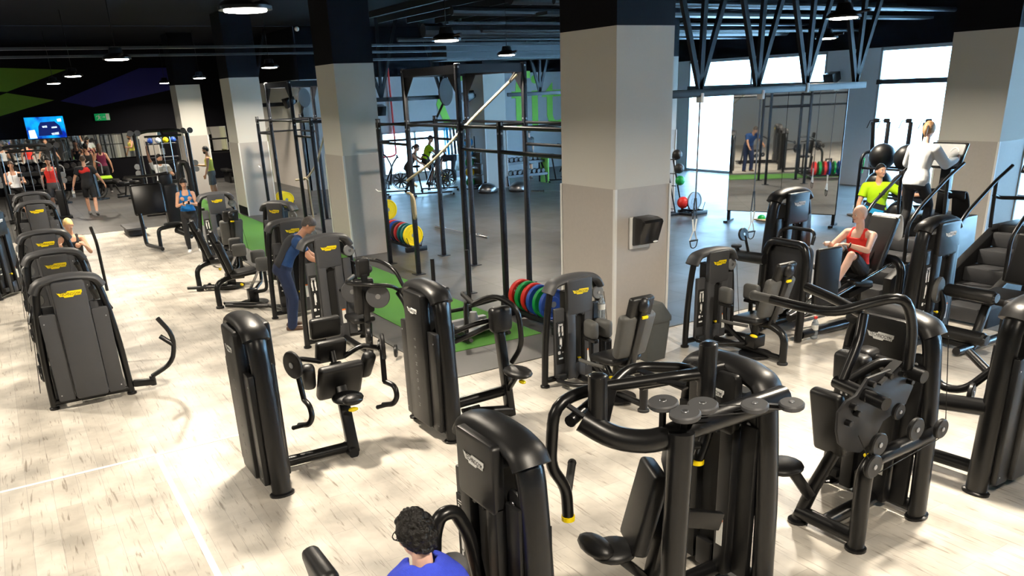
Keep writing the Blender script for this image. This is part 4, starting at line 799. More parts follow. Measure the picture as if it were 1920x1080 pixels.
# ------------------------------------------------------------------ balls
def gball(loc, r, m, label, cat='ball', name='gym_ball', group=None, nub=True):
    b = B(); b.ball((0,0,0), r, 28, 18)
    if nub: b.disc((0,0,r),(0,0,1),.02,.01,10,.002)
    o = obj(name, b, m); o.location = loc; tag(o, label, cat, group); return o
t = thing('ball_rack', 'black two tier frame carrying gym balls behind the man in the green shirt', 'rack', (-11.0,16.8,0))
for x in (-.62,.62): b = B(); b.tube([(x,-.3,.02),(x,-.3,1.42),(x,-.2,1.55),(x,.3,1.6),(x,.3,.02)],.035,10,fil=.1); obj('side_frame', b, 'rig', t)
for z in (.63,1.23):
    for y in (-.22,.22): b = B(); b.cyl((-.62,y,z),(.62,y,z),.025,8); obj('rail', b, 'rig', t)
for (x, z), s in zip(((-11.31,1.47),(-10.7,1.47),(-11.31,.88),(-10.7,.88),(-11.31,.29),(-10.7,.29)), ('left black gym ball on top of the ball rack','right black gym ball on top of the ball rack','left black gym ball on the middle tier of the ball rack','black gym ball on the middle tier behind the green shirt','black gym ball at the bottom left of the ball rack','black gym ball at the bottom right of the ball rack')): gball((x,16.8,z), .285, 'pad', s)
t = thing('ball_stand', 'narrow leaning black stand with four medicine balls by the far right column', 'rack', (-15.55,14.65,0))
for y in (-.12,.12): b = B(); b.bar((-.15,y-.12,1.45),(.05,y+.1,.03),.035); obj('rail', b, 'rig', t)
b = B(); b.bar((-.2,0,.03),(.5,.15,.03),.06); b.bar((.1,-.3,.03),(.1,.4,.03),.06); obj('base', b, 'rig', t)
for k, z in enumerate((1.38,1.04,.74,.16)): b = B(); b.cyl((-.1,-.14,z),(.12,-.1,z),.012,6); obj('peg', b, 'rig', t)
for (dy, z, r, m), s in zip(((-.08,1.5,.125,'plateblack'),(-.0,1.16,.125,'plateblack'),(.05,.86,.12,'green'),(.18,.3,.15,'red')), ('black medicine ball at the top of the leaning stand','second black medicine ball of the leaning stand','green medicine ball of the leaning stand','red medicine ball at the bottom of the leaning stand')): gball((-15.45,14.65+dy,z), r, m, s, name='medicine_ball', nub=False)
plate('steel', (-15.3,15.08,.32), 'grey metallic plate beside the red medicine ball', r=.24)
prack(-15.6,-15.1,15.08,'small plate stand beside the red medicine ball')
t = thing('ball_tower', 'tall black stand holding five coloured balls in front of the far small column', 'rack', (-25.0,14.0,0))
for x in (-.16,.16): b = B(); b.cyl((x,.08,.0),(x,.08,1.75),.02,8); obj('post', b, 'rig', t)
b = B(); b.box((0,0,.02),(.5,.5,.04)); obj('base', b, 'rig', t)
for k in range(5): b = B(); b.tube([(-.16,.08,.1+k*.33),(-.16,-.1,.1+k*.33),(.16,-.1,.1+k*.33),(.16,.08,.1+k*.33)],.012,6); obj('ring', b, 'rig', t)
for (z, m), s in zip(((1.56,'sky'),(1.22,'sky'),(.89,'green'),(.57,'yellow'),(.24,'green')), ('top blue ball of the tall ball stand','second blue ball of the tall ball stand','upper green ball of the tall ball stand','yellow ball of the tall ball stand','lowest green ball of the tall ball stand')): gball((-25.0,13.93,z), .16, m, s, name='medicine_ball', nub=False)
for k, z in enumerate((1.15,.78,.42)):
    b = B(); b.box((0,0,0),(.55,.1,.34),bev=.02); o = obj('step_platform', b, 'bin'); o.location = (-24.75+k*.03,14.1-k*.0,z-.1); tag(o, ['top','middle','lowest'][k]+' dark panel stacked upright against the small far column', 'step platform', 'dark panels')
for (x, y), s in zip(((-23.6,13.8),(-23.1,14.7)), ('silver half dome balance ball on the floor left of the far dumbbell rack','second silver half dome balance ball, before the far dumbbell rack')):
    t = thing('balance_dome', s, 'balance ball', (x,y,0)); b = B(); b.lathe([(.31,.05),(.32,.08),(.29,.18),(.2,.27),(.08,.31),(.003,.315)],24); obj('dome', b, 'steel', t); b = B(); b.lathe([(.31,0),(.33,.02),(.33,.05),(.31,.06)],24); obj('base', b, 'rubber', t)
# far dumbbell rack
def dumbbell(src, loc, label, rz=0, r=.075, L=.3, group=None):
    if src: return dup(src, loc, rz, label)
    t = thing('dumbbell', label, 'dumbbell', loc, rz, group); 
    b = B(); b.cyl((0,-L/2,0),(0,L/2,0),.016,8); obj('handle', b, 'chrome', t)
    for s in (-1,1): b = B(); b.disc((0,s*(L/2-.04),0),(0,1,0),r,.09,18,.015); obj('head', b, 'plateblack', t)
    return t
t = thing('dumbbell_rack', 'two tier dumbbell rack at the far window wall with a pale green side panel', 'rack', (-24.6,15.9,0))
for z, dx in ((.78,-.1),(.36,.1)):
    b = B(); b.box((dx,0,z),(.34,1.7,.03),(0,12,0)); b.box((dx+.17,0,z-.02),(.03,1.7,.09)); obj('shelf', b, 'rig', t)
for y in (-.8,.8): b = B(); b.tube([(-.2,y,.02),(-.2,y,.9),(.2,y,.3),(.25,y,.02)],.03,8,fil=.1); obj('side_frame', b, 'rig', t)
b = B(); b.box((.05,.86,.5),(.5,.03,1.0)); obj('end_panel', b, 'lettergreen', t, label='pale green end panel')
D0 = None; DG = 'dumbbells on the far two tier rack'
for z, dx, n in ((.87,-.12,8),(.45,.09,8)):
    for k in range(n):
        s = 'black dumbbell on the %s shelf of the far two tier rack, %s' % ('upper' if z > .6 else 'lower', ['at its left end','second from left','third from left','fourth from left','fifth from left','third from right','second from right','at its right end'][k])
        d = dumbbell(D0, (-24.6+dx,15.18+k*.2,z), s, 90, group=DG, L=.28); D0 = D0 or d
# air bikes
def bike(loc, rz, label):
    t = thing('air_bike', label, 'exercise bike', loc, rz, 'air bikes')
    b = B(); b.cyl((.42,-.05,.42),(.42,.05,.42),.06,12)
    for a in range(10): b.bar((.42,0,.42),(.42+.24*math.cos(a*PI/5),0,.42+.24*math.sin(a*PI/5)),.012,.05)
    b.tube([(.42+.25*math.cos(a*PI/10),0,.42+.25*math.sin(a*PI/10)) for a in range(20)],.016,6,closed=True); obj('fan_wheel', b, 'rubber', t)
    b = B(); b.tube([(.42+.29*math.cos(a*PI/8),0,.42+.29*math.sin(a*PI/8)) for a in range(16)],.014,6,closed=True); obj('wheel_guard', b, 'frame', t)
    b = B(); b.bar((-.5,0,.08),(.75,0,.08),.08,.05); b.bar((-.5,-.28,.04),(-.5,.28,.04),.06); b.bar((.75,-.28,.04),(.75,.28,.04),.06); b.bar((-.25,0,.1),(-.38,0,.9),.05); b.bar((-.1,0,.35),(.2,0,1.0),.05); b.bar((.2,0,1.0),(.35,0,1.2),.05); obj('frame', b, 'frame', t)
    b = B(); b.ball((-.4,0,.95),(.15,.1,.045),14,8); obj('saddle', b, 'pad', t)
    b = B(); b.box((.36,0,1.22),(.05,.16,.12),(0,-25,0),bev=.01); obj('monitor', b, 'plastic', t)
    for s in (-1,1):
        tub(t, 'handle_arm', [[(.05,s*.2,.3),(.15,s*.24,.9),(-.02,s*.26,1.28),(-.16,s*.26,1.3)]], .018, fil=.1); b = B(); b.cyl((.0,s*.08,.3),(.0,s*.2,.3-s*.14),.02,8); b.box((.0,s*.22,.3-s*.14),(.1,.1,.03)); obj('pedal', b, 'rubber', t)
for (x, y, rz), s in zip(((-25.5,10.25,70),(-26.0,11.3,70),(-24.5,12.1,70),(-25.6,12.9,60),(-24.2,17.3,60)), ('black air bike at the left, right beside the second column edge','black air bike behind the front post with the tied rope','black air bike below the far window, nearest of the right pair','black air bike under the man in lime at the far window','black air bike seen just left of the nearest column')): bike((x,y,0), rz, s)
# rowers stored upright
for k, (x, y) in enumerate(((-12.4,19.4),(-12.0,19.6),(-13.0,19.4),(-13.4,19.6))):
    t = thing('rowing_machine', ['upright rowing machine third from left before the bright window','upright rowing machine rightmost before the bright window','upright rowing machine second from left before the bright window','upright rowing machine leftmost before the bright window'][k], 'rowing machine', (x,y,0), -150, 'upright rowers')
    b = B(); b.bar((0,0,.3),(0.12 if k%2 else -.0,(.25 if k%2 else -.05),2.05),.12,.1,.01); r_ = obj('rail', b, 'clothnavy' if False else 'rig', t)
    b = B(); b.lathe([(.05,-.06),(.2,-.06),(.21,0),(.2,.06),(.05,.06)],20,axis_m((0,0,.3),(0,1,0))); obj('flywheel_cage', b, 'plateblack', t)
    b = B(); b.box((0.05,0.2 if k%2 else -.05,2.08),(.14,.14,.1),bev=.02); b.tube([(.05,.2 if k%2 else -.05,2.1),(.2,.2 if k%2 else -.05,2.08),(.26,.2 if k%2 else -.05,1.9)],.012,6); obj('foot', b, 'rubber', t)
    b = B(); b.box((0,-.0,.04),(.3,.24,.06)); obj('base', b, 'rig', t)
    q = frame_m((0.07,.05,1.35),(.0,.0,1),(0,1,0)); q = frame_m((0.052+(.06 if k%2 else 0),.06 if k%2 else 0,1.3),(.08 if k%2 else 0,.14 if k%2 else 0,1),(0,-1,0)); 
    text('lettering', 'concept 2', .045, MX.Translation((.012,0,0)) @ q, 'white', t, w=.42)
# little cluster on the floor under the mirror
b = B(); b.box((0,0,.03),(.6,.3,.04),bev=.015); o = obj('balance_board', b, 'rope'); o.location = (-13.2,15.42,0); tag(o, 'tan board lying on the floor under the standing mirror', 'board')
for (x, y, m), s in zip(((-13.35,15.4,'green'),(-13.15,15.45,'orange'),(-12.95,15.5,'red')), ('small green half ball on the tan board','small orange half ball on the tan board','small red half ball at the end of the tan board')):
    b = B(); b.lathe([(.1,0),(.09,.05),(.05,.085),(.003,.095)],16); o = obj('half_ball', b, m); o.location = (x,y,.05); tag(o, s, 'ball')
# ------------------------------------------------------------------ far left
t = thing('television', 'wall television showing a blue car picture on the black back wall', 'television', (-37.9,2.02,2.5))
b = B(); b.box((.03,0,0),(.06,1.42,.86),bev=.01); obj('casing', b, 'plastic', t)
m = mat('screen', (0,0,.02), .2); nt, bs, N, L = nodes(m); tc = N('TexCoord'); n1 = N('TexNoise'); n1.inputs['Scale'].default_value = 2.2; n1.inputs['Detail'].default_value = 3; L(tc.outputs['Object'], n1.inputs['Vector'])
rp = N('ValToRGB'); e = rp.color_ramp.elements; e[0].position = .35; e[0].color = (0,.015,.3,1); e[1].position = .62; e[1].color = (.0,.35,1,1); L(n1.outputs[0], rp.inputs[0]); L(rp.outputs[0], bs.inputs['Emission Color']); bs.inputs['Emission Strength'].default_value = 1.3
mat('screenwhite', (0,0,0), .3, emit=(.7,.85,1), es=1.3, noise=.01); mat('screendark', (0,0,0), .3, emit=(0,.01,.12), es=1, noise=.01)
b = B(); b.box((.062,0,0),(.004,1.36,.8)); sc_ = obj('screen', b, m, t)
def scr(pts, mm, nm): b = B(); b.prism(pts, .002, frame_m((.066,0,0),(0,1,0),(0,0,1))); obj(nm, b, mm, sc_)
scr([(-.3,-.3),(-.25,.05),(-.15,.2),(.35,.22),(.5,.05),(.55,-.3)], 'screendark', 'car_picture')
for pts in ([(-.12,.06),(.05,.08),(.06,0),(-.1,-.01)],[(.2,.02),(.4,.03),(.4,-.03),(.2,-.04)],[(.15,-.22),(.42,-.18),(.42,-.28),(.18,-.29)],[(-.62,-.38),(-.62,-.08),(-.4,-.06),(-.36,-.38)],[(.45,.3),(.6,.32),(.6,.2),(.46,.2)]): scr(pts, 'screenwhite', 'bright_patch')
t = thing('exit_sign', 'green emergency exit sign with running man on the black back wall', 'sign', (-37.95,4.14,2.79))
b = B(); b.box((.02,0,0),(.04,.56,.27),bev=.005); obj('panel', b, 'greenlit', t)
q = frame_m((.042,0,0),(0,1,0),(0,0,1)); b = B(); b.prism(rrect(.13,.24,.005,2,.2,0),.002,q); obj('door_symbol', b, 'label', t)
b = B(); b.prism([(-.2,-.1),(-.14,-.02),(-.16,.04),(-.2,.03),(-.22,-.0),(-.24,.01),(-.2,.06),(-.12,.06),(-.08,.01),(-.04,.02),(-.04,0),(-.1,-.02),(-.12,-.05),(-.06,-.06),(-.06,-.1),(-.08,-.08),(-.14,-.06),(-.18,-.11)][::-1],.002,q); b.disc((.043,-.11,.085),(1,0,0),.022,.003,10,.001); obj('running_man', b, 'label', t)
b = B(); b.prism([(.0,-.012),(.06,-.012),(.06,-.035),(.1,0),(.06,.035),(.06,.012),(.0,.012)],.002,q); obj('arrow', b, 'label', t)
# dumbbells in front of the back wall
t = thing('dumbbell_rack', 'long dark dumbbell rack against the black back wall under the mirror', 'rack', (-36.9,2.0,0))
for z in (.42,.92): b = B(); b.box((.0,0,z),(.4,3.2,.04)); obj('shelf', b, 'rig', t)
for y in (-1.55,0,1.55): b = B(); b.box((0,y,.5),(.4,.06,1.0)); obj('upright', b, 'rig', t)
D1 = None; ORD = ['at its left end','second from left','third from left','fourth from left','fifth from left','sixth from left','sixth from right','fifth from right','fourth from right','third from right','second from right','at its right end']
for z, lv in ((1.07,'upper'),(.57,'lower')):
    for k in range(12):
        d = dumbbell(D1, (-36.85,.62+k*.25,z), 'round grey dumbbell on the %s shelf at the back wall, %s' % (lv, ORD[k]), 90, r=.105, L=.34, group='dumbbells at the back wall'); D1 = D1 or d
# kettlebell shelf
t = thing('storage_shelf', 'dark shelf with kettlebells behind the far cable station', 'shelf', (-31.0,5.1,0))
for z in (1.45,1.9): b = B(); b.box((0,0,z),(.3,1.0,.03)); obj('shelf_board', b, 'rig', t)
for y in (-.5,.5): b = B(); b.box((0,y,1.0),(.3,.04,2.0)); obj('upright', b, 'rig', t)
for k, (m, s) in enumerate((('blue','blue kettlebell left on the dark shelf behind the far cable station'),('clothwhite','white kettlebell on the dark shelf behind the far cable station'),('yellow','yellow kettlebell on the dark shelf behind the far cable station'),('blue','blue kettlebell right on the dark shelf behind the far cable station'))):
    t = thing('kettlebell', s, 'kettlebell', (-30.95,4.72+k*.25,2.02)); b = B(); b.ball((0,0,0),.1,16,10); obj('bell', b, m, t); b = B(); b.tube([(0,-.05,.07),(0,-.06,.15),(0,.06,.15),(0,.05,.07)],.014,6,fil=.03); obj('handle', b, 'rig', t)
# cable stations
def station(loc, rz, label, W=1.5, H=2.35):
    t = thing('cable_station', label, 'exercise machine', loc, rz, 'cable stations')
    for y in (-W/2,W/2):
        for dx in (-.1,.1): b = B(); b.tube([(dx,y,.02),(dx,y,H)],.04,10); obj('upright', b, 'frame', t)
        for dx in (-.05,.05): b = B(); b.cyl((dx,y*.86,.05),(dx,y*.86,H-.1),.014,8); obj('guide_rod', b, 'chrome', t)
        b = B(); b.disc((.05,y-.1,H+.06),(1,0,0),.085,.04,20); obj('pulley', b, 'grey', t); b = B(); b.disc((.05,y+.1,H+.06),(1,0,0),.085,.04,20); obj('pulley', b, 'grey', t)
        b = B(); b.disc((.1,y*1.12,H*.62),(1,0,0),.085,.04,20); obj('pulley', b, 'greylight', t); b = B(); b.disc((.1,y*1.12,H*.54),(1,0,0),.085,.04,20); obj('pulley', b, 'greylight', t)
        b = B(); b.box((0,y*.86,.45),(.16,.22,.8),bev=.02); obj('weight_cover', b, 'shroud', t)
    b = B(); b.tube([(0,-W/2,H),(0,-W*.3,H+.1),(0,W*.3,H+.1),(0,W/2,H)],.05,10,fil=.15); b.tube([(.3,-W*.35,H-.05),(.3,W*.35,H-.05)],.03,8); b.bar((0,0,H+.1),(.3,0,H-.05),.06); obj('top_beam', b, 'frame', t)
    
    for q in (-.5,.5): b = B(); b.cyl((0,q,H-.15),(0,q,1.2),.005,6); obj('cable', b, 'slot', t)
    for y in (-.25,.0,.25): b = B(); b.cyl((-.1,y,.1),(-.1,y,H-.05),.012,8); obj('guide_rod', b, 'chrome', t)
    b = B(); b.box((0,0,.04),(.5,W+.2,.08),bev=.01); obj('base', b, 'frame', t); 
    for q in (.4,.65): b = B(); b.box((-.12,0,H*q),(.06,.7,.1)); obj('back_bar', b, 'shroud', t)
station((-27.0,4.45,0), 0, 'tall cable station with chrome rods, a man in white inside its frame', 1.5, 2.35); station((-28.6,.85,0), 0, 'tall cable station with chrome rods at the far left before the television', 1.5, 2.1)
b = B(); b.tube([(0,-.15,.02),(0,-.15,1.3),(0,-.08,1.55),(0,.08,1.55),(0,.15,1.3),(0,.15,.02)],.08,12,fil=.15); o = obj('weight_stack_arch', b, 'shroud'); o.location = (-25.9,4.72,0); tag(o, 'dark rounded weight stack arch at the right side of the far cable station', 'exercise machine')
# plate loaded machine behind the woman with the phone
t = thing('leg_machine', 'dark machine with big slanted foot board left of the woman in blue', 'exercise machine', (-20.9,2.95,0))
b = B(); b.box((0,-.05,1.1),(.1,.72,.72),(0,-12,0),bev=.08,seg=3); obj('foot_board', b, 'frame', t)
tub(t, 'base_frame', [[(.1,-.3,.8),(.2,-.3,.08),(1.1,-.1,.08)],[(.9,-.1,.02),(.85,-.08,.5),(.7,.5,.55),(.65,.55,.02)]], .045)
b = B(); b.box((-.2,.5,.9),(.3,.35,1.0),bev=.06,seg=3); b.box((-.25,.45,1.5),(.2,.3,.3),bev=.06,seg=3); obj('weight_housing', b, 'shroud', t)
tub(t, 'handle_bar', [[(-.2,-.45,1.62),(-.2,.2,1.62),(-.1,.5,1.66)]], .03)
pad(t, 'seat', (.4,.35,.5), (.4,.4,.1), bev=.04); b = B(); b.tube([(.7,.35,.42),(1.05,.6,.3)],.08,14); obj('roller_pad', b, 'pad', t); b = B(); b.disc((.9,.75,.62),(.3,1,0),.26,.04,28,.01); obj('round_cover', b, 'grey', t)
t = thing('step_platform', 'flat grey step platform on the rubber floor left of the dark leg machine', 'step platform', (-23.3,2.75,0)); b = B(); b.box((0,0,.2),(1.1,.5,.06),bev=.02); obj('deck', b, 'grey', t); b = B(); b.box((0,0,.1),(.9,.4,.16),bev=.02); obj('base', b, 'rubber', t)
def bench(loc, rz, label, top='pad'):
    t = thing('weight_bench', label, 'bench', loc, rz, 'far benches')
    for s in (-1,1): pad(t, 'pad', (.0,s*.2,.55), (.45,.22,.1), bev=.04); pad(t, 'pad', (-.5,s*.2,.6), (.4,.22,.1), (0,12,0), bev=.04)
    tub(t, 'base_frame', [[(-.6,0,.45),(.3,0,.45)],[(-.5,-.3,.04),(-.5,.3,.04)],[(.3,-.3,.04),(.3,.3,.04)],[(-.5,0,.04),(-.3,0,.45)],[(.3,0,.04),(.1,0,.45)]], .03)
    return t
bench((-32.9,4.05,0), 20, 'dark split pad bench standing before the black back wall'); t = bench((-34.5,3.6,0), 60, 'dark bench with a yellow towel at the back wall')
b = B(); b.box((0,0,0),(.36,.5,.05),(0,10,0),bev=.02); o = obj('towel', b, 'lime'); o.location = (-34.7,3.45,.67); tag(o, 'yellow-green towel lying on a bench at the back wall', 'towel')
for k, (x, y, rz) in enumerate(((-33.4,3.0,20),(-33.2,1.75,20))):
    t = thing('stepper', ['dark exercise machine with ring frame right of the walking man','dark exercise machine with light handles behind the man in red'][k], 'exercise machine', (x,y,0), rz, 'far steppers')
    b = B(); b.tube([(.0,-.3+.32*math.cos(a*PI/8)+.3,.4+.34*math.sin(a*PI/8)) for a in range(8,17)],.05,8); obj('ring_frame', b, 'rubber', t)
    tub(t, 'handle', [[(0,-.3,.9),(.0,-.32,1.25),(0,-.1,1.35)],[(0,.3,.9),(0,.32,1.25),(0,.1,1.35)]], .022, 'greylight'); b = B(); b.bar((0,0,.05),(-.1,0,1.1),.08); b.box((0,0,.03),(.5,.5,.05)); obj('post', b, 'frame', t)
t = thing('smith_machine', 'dark rack machine seen in the gap between the two farthest columns', 'exercise machine', (-36.0,8.2,0))
for y in (-.5,.5): b = B(); b.box((0,y,.9),(.1,.1,1.8)); obj('upright', b, 'frame', t)
b = B(); b.bar((0,-.5,1.2),(0,.5,1.2),.05); b.bar((0,-.5,1.75),(0,.5,1.75),.06); obj('bar', b, 'frame', t); pad(t, 'pad', (.4,0,.5), (1.0,.3,.1)); b = B(); b.box((.4,0,.22),(.9,.1,.4)); obj('base', b, 'frame', t)
gball((-20.0,-12+12.6,5.2-.5+.0),.04,'white','small white smoke detector on the dark ceiling right of the brightest lamp','smoke detector','smoke_detector',nub=False).location = (-15.2,5.1,4.35)
# ------------------------------------------------------------------ people
def caps(b, p0, r0, p1, r1, n=14, e0=True, e1=True, flat=1, up=None):
    p0, p1 = V(p0), V(p1); d = p1-p0; L = d.length; u = d/L; P = []; R = []
    if e0:
        for a in (80,55,28): P.append(p0-u*r0*math.sin(rad(a))); R.append(r0*math.cos(rad(a)))
    P.append(p0); R.append(r0)
    P.append(p1); R.append(r1)
    if e1:
        for a in (28,55,80): P.append(p1+u*r1*math.sin(rad(a))); R.append(r1*math.cos(rad(a)))
    b.tube(P, r0, n, rs=R, r2=(r0*flat if flat != 1 else None), up=up)
def seg(b, pts, rs, flat=1, up=None, ends=True):       # chain of tapered pieces through pts
    for i in range(len(pts)-1): caps(b, pts[i], rs[i], pts[i+1], rs[i+1], flat=flat, up=up, e0=ends or i > 0, e1=ends or i < len(pts)-2)
def skinobj(name, b, m, parent, vox, it=5, label=None):
    o = obj(name, b, m, parent, 180, label)
    r = o.modifiers.new('r', 'REMESH'); r.mode = 'VOXEL'; r.voxel_size = vox; r.use_smooth_shade = True
    if it: s = o.modifiers.new('s', 'SMOOTH'); s.factor = .5; s.iterations = it
    return o
def person(label, loc, yaw, look, pz=.9, lean=0, lean2=0, side=0, twist=0, legs=((0,3,0,0),(0,3,0,0)), arms=None, head=(0,0), s=1.0, vox=.012, det=False, fem=False, curl=50, palm=None, foot=(0,0), extra=None):
    t = thing('person', label, 'person', loc, yaw); t.scale = (s,s,s)
    g = {}; k = .9 if fem else 1.0; hw = .1 if fem else .095; sw = .165 if fem else .195
    d1 = V((math.sin(rad(lean)), math.sin(rad(side)), math.cos(rad(lean)))).normalized()
    d2 = V((math.sin(rad(lean+lean2)), math.sin(rad(side)), math.cos(rad(lean+lean2)))).normalized()
    H = V((0,0,pz)); Cc = H+d1*.27; N_ = Cc+d2*.27
    lat1 = V((0,1,0)); lat2 = V((-math.sin(rad(twist)), math.cos(rad(twist)), 0))
    def ring(c, d, lat, rf, rs_, n=20):
        f = lat.cross(d).normalized(); l = d.cross(f).normalized(); 
        return [c+f*(rf*math.cos(2*PI*i/n))+l*(rs_*math.sin(2*PI*i/n)) for i in range(n)]
    def torso(b, inf=0, z0=-.12, z1=.55, shoulder=True):
        prof = [(-.12,.085,.09),(-.07,.11,.145),(0,.118,.165*(1.03 if fem else 1)),(.08,.11,.158),(.17,.098,.138*(.92 if fem else 1)),(.25,.105,.145*(.95 if fem else 1)),(.36,.118,.165*k),(.44,.108,.168*k),(.5,.08,.13*k),(.545,.052,.06)]
        R = []
        for z, rf, rs_ in prof:
            if z < z0-1e-6 or z > z1+1e-6: continue
            c = H+d1*z if z <= .27 else Cc+d2*(z-.27)
            R.append(ring(c, d1 if z < .2 else (d2 if z > .32 else (d1+d2).normalized()), lat1 if z < .2 else lat2, rf+inf, rs_+inf))
        b.loft(R)
    b = B(); torso(b)
    if fem:
        f = lat2.cross(d2).normalized()
        for q in (-1,1): b.ball(Cc+d2*.1+f*.085+lat2*(q*.075), (.06,.06,.06), 12, 8)
    nk = N_+d2*.02; hy, hp = head
    caps(b, N_-d2*.04, .06*k, N_+d2*.1, .052*k)
    HM = MX.Translation(N_+d2*.1) @ Euler((0,0,rad(hy+twist))).to_matrix().to_4x4() @ Euler((0,rad(hp+(lean+lean2)*.45),0)).to_matrix().to_4x4()
    hc = HM @ V((.015,0,.105)); rot = HM.to_3x3()
    bb = B(); bb.X = HM
    def hball(p, r, n=18, m=12): 
        X = b.X; b.X = HM; b.ball(p, r, n, m); b.X = X
    hball((.01,0,.115),(.096,.076,.108)); hball((.04,0,.045),(.062,.055,.062)); hball((.075,0,.015),(.026,.028,.022)); hball((.106,0,.082),(.018,.013,.022)); hball((.1,0,.1),(.012,.01,.03)); hball((.09,0,.125),(.014,.05,.014)); hball((.092,0,.045),(.013,.025,.011))
    for q in (-1,1): hball((.0,q*.078,.09),(.02,.012,.032)); hball((.07,q*.045,.075),(.025,.02,.025))
    # arms
    fr = .0088 if vox < .008 else (.0095 if vox < .0105 else .0125)
    JT = {}
    arms = arms or (((0,.15,-1),(.15,.02,-1)),)*2
    for i, q in enumerate((1,-1)):             # left, right
        ua, fa = arms[i]; S = N_-d2*.075+lat2*(q*sw); 
        w2 = lambda v: (V((v[0],0,0))+lat2*(q*v[1])+V((0,0,v[2]))).normalized()
        E_ = S+w2(ua)*.285; W_ = E_+w2(fa)*.25; hd = w2(fa)
        caps(b, N_-d2*.05, .055*k, S, .062*k); seg(b, [S, S+(E_-S)*.45, E_], [.06*k,.05*k,.04*k]); seg(b, [E_, E_+(W_-E_)*.35, W_], [.041*k,.041*k,.027*k])
        pn = V(palm[i]) if palm else V((0,-q,0)); pl = hd.cross(pn); pl = pl.normalized() if pl.length > .05 else V((1,0,0)); pn = pl.cross(hd).normalized()
        K = W_+hd*.085
        caps(b, W_, .026*k, W_+hd*.03, .03*k, flat=.6, up=pn)
        for j in range(4):
            o = pl*((j-1.5)*.0205); fb = K+o*.9-hd*(.006*abs(j-1.2)); caps(b, W_+hd*.02+o*.6, .014, fb, .0125)
            fl = (.042,.047,.044,.034)[j]; a1 = rad(curl*.5); a2 = rad(curl*1.3); e1 = hd*math.cos(a1)+pn*math.sin(a1); e2 = hd*math.cos(a2)+pn*math.sin(a2)
            m1 = fb+e1*fl; caps(b, fb, fr*1.1, m1, fr); caps(b, m1, fr, m1+e2*fl*.85, fr*.85)
        tb = W_+hd*.025-pl*.03; td = (hd*.75-pl*.6+pn*.35).normalized(); t2 = (hd*.9-pl*.1+pn*.45).normalized(); caps(b, W_+hd*.01-pl*.012, .015, tb, .014); caps(b, tb, .013, tb+td*.038, fr*1.15); caps(b, tb+td*.038, fr*1.15, tb+td*.038+t2*.032, fr)
        JT[i] = (S, E_, W_, K+hd*.02, hd, pn, pl)
    # legs
    LG = {}
    for i, q in enumerate((1,-1)):
        a, o, c, o2 = legs[i]; dv = lambda f, ou: V((math.sin(rad(f))*math.cos(rad(ou)), q*math.sin(rad(ou)), -math.cos(rad(f))*math.cos(rad(ou))))
        J = H+V((0,q*hw,-.02)); Kn = J+dv(a,o)*.43; An = Kn+dv(c,o2)*.41
        seg(b, [J, J+(Kn-J)*.4, Kn], [.088,.078*(1.05 if fem else 1),.054]); seg(b, [Kn, Kn+(An-Kn)*.33+V((-.012,0,0)), An], [.054,.056,.036])
        fa = foot[i]; fd = V((math.cos(rad(fa)),q*.12,-math.sin(rad(fa)))).normalized(); hl = An-fd*.05-V((0,0,.035)); tip = An+fd*.14-V((0,0,.045)); caps(b, An, .036, hl, .034); caps(b, hl, .034, tip, .028)
        LG[i] = (J, Kn, An, fd, hl, tip)
    skinobj('body', b, look.get('skin','skin'), t, vox)
    # clothing
    vx = vox*1.1
    def top(kind, m, inf=.017):
        b = B()
        if kind == 'tank':
            torso(b, inf, -.0, .44)
            for q in (-1,1): caps(b, Cc+d2*.16+lat2*(q*.1)+lat2.cross(d2)*.09, .03, N_-d2*.01+lat2*(q*.09), .03); caps(b, Cc+d2*.16+lat2*(q*.1)-lat2.cross(d2)*.08, .035, N_-d2*.01+lat2*(q*.09), .03)
            caps(b, H+d1*.02, .1, H+d1*.05, .1) 
        else:
            torso(b, inf+(.012 if kind == 'sweater' else 0), -.07, .5)
            for i in (0,1):
                S, E_, W_ = JT[i][:3]; caps(b, N_-d2*.06, .06*k+inf, S, .066*k+inf)
                if kind == 'tee': caps(b, S, .064*k+inf, S+(E_-S)*.62, .056*k+inf, e1=False)
                else: seg(b, [S, E_, W_-(W_-E_)*.08], [.066*k+inf*1.3,.056*k+inf*1.3,.04*k+inf])
        return skinobj('shirt' if kind == 'tee' else ('sweater' if kind == 'sweater' else 'tank_top'), b, m, t, vx, 6)
    def bottom(kind, m):
        b = B(); torso(b, .02, -.12, .08)
        for i in (0,1):
            J, Kn, An = LG[i][:3]
            if kind == 'shorts': seg(b, [J, J+(Kn-J)*.5, J+(Kn-J)*.86], [.1,.096,.088], ends=False); caps(b, J, .1, J+(Kn-J)*.3, .1)
            elif kind == 'leggings': seg(b, [J, J+(Kn-J)*.4, Kn], [.094,.086,.062]); seg(b, [Kn, Kn+(An-Kn)*.33+V((-.012,0,0)), An-(An-Kn)*.06], [.062,.064,.044])
            else: seg(b, [J, J+(Kn-J)*.5, Kn], [.1,.092,.078]); seg(b, [Kn, Kn+(An-Kn)*.5, An], [.078,.072,.07])
        return skinobj({'shorts':'shorts','leggings':'leggings','pants':'trousers'}[kind], b, m, t, vx, 5)
    g['top'] = top(*look['top']); g['bottom'] = bottom(*look['bottom'])
    for i in (0,1):
        J, Kn, An, fd, hl, tip = LG[i]; b = B(); caps(b, hl+V((0,0,.0)), .045, hl+fd*.08, .047); caps(b, hl+fd*.06, .045, tip+fd*.01, .036); caps(b, hl, .043, An+V((0,0,.0)), .044, e1=False); skinobj('shoe', b, look.get('shoe','shoe'), t, max(.009,vx), 2)
    hm = look.get('hair')
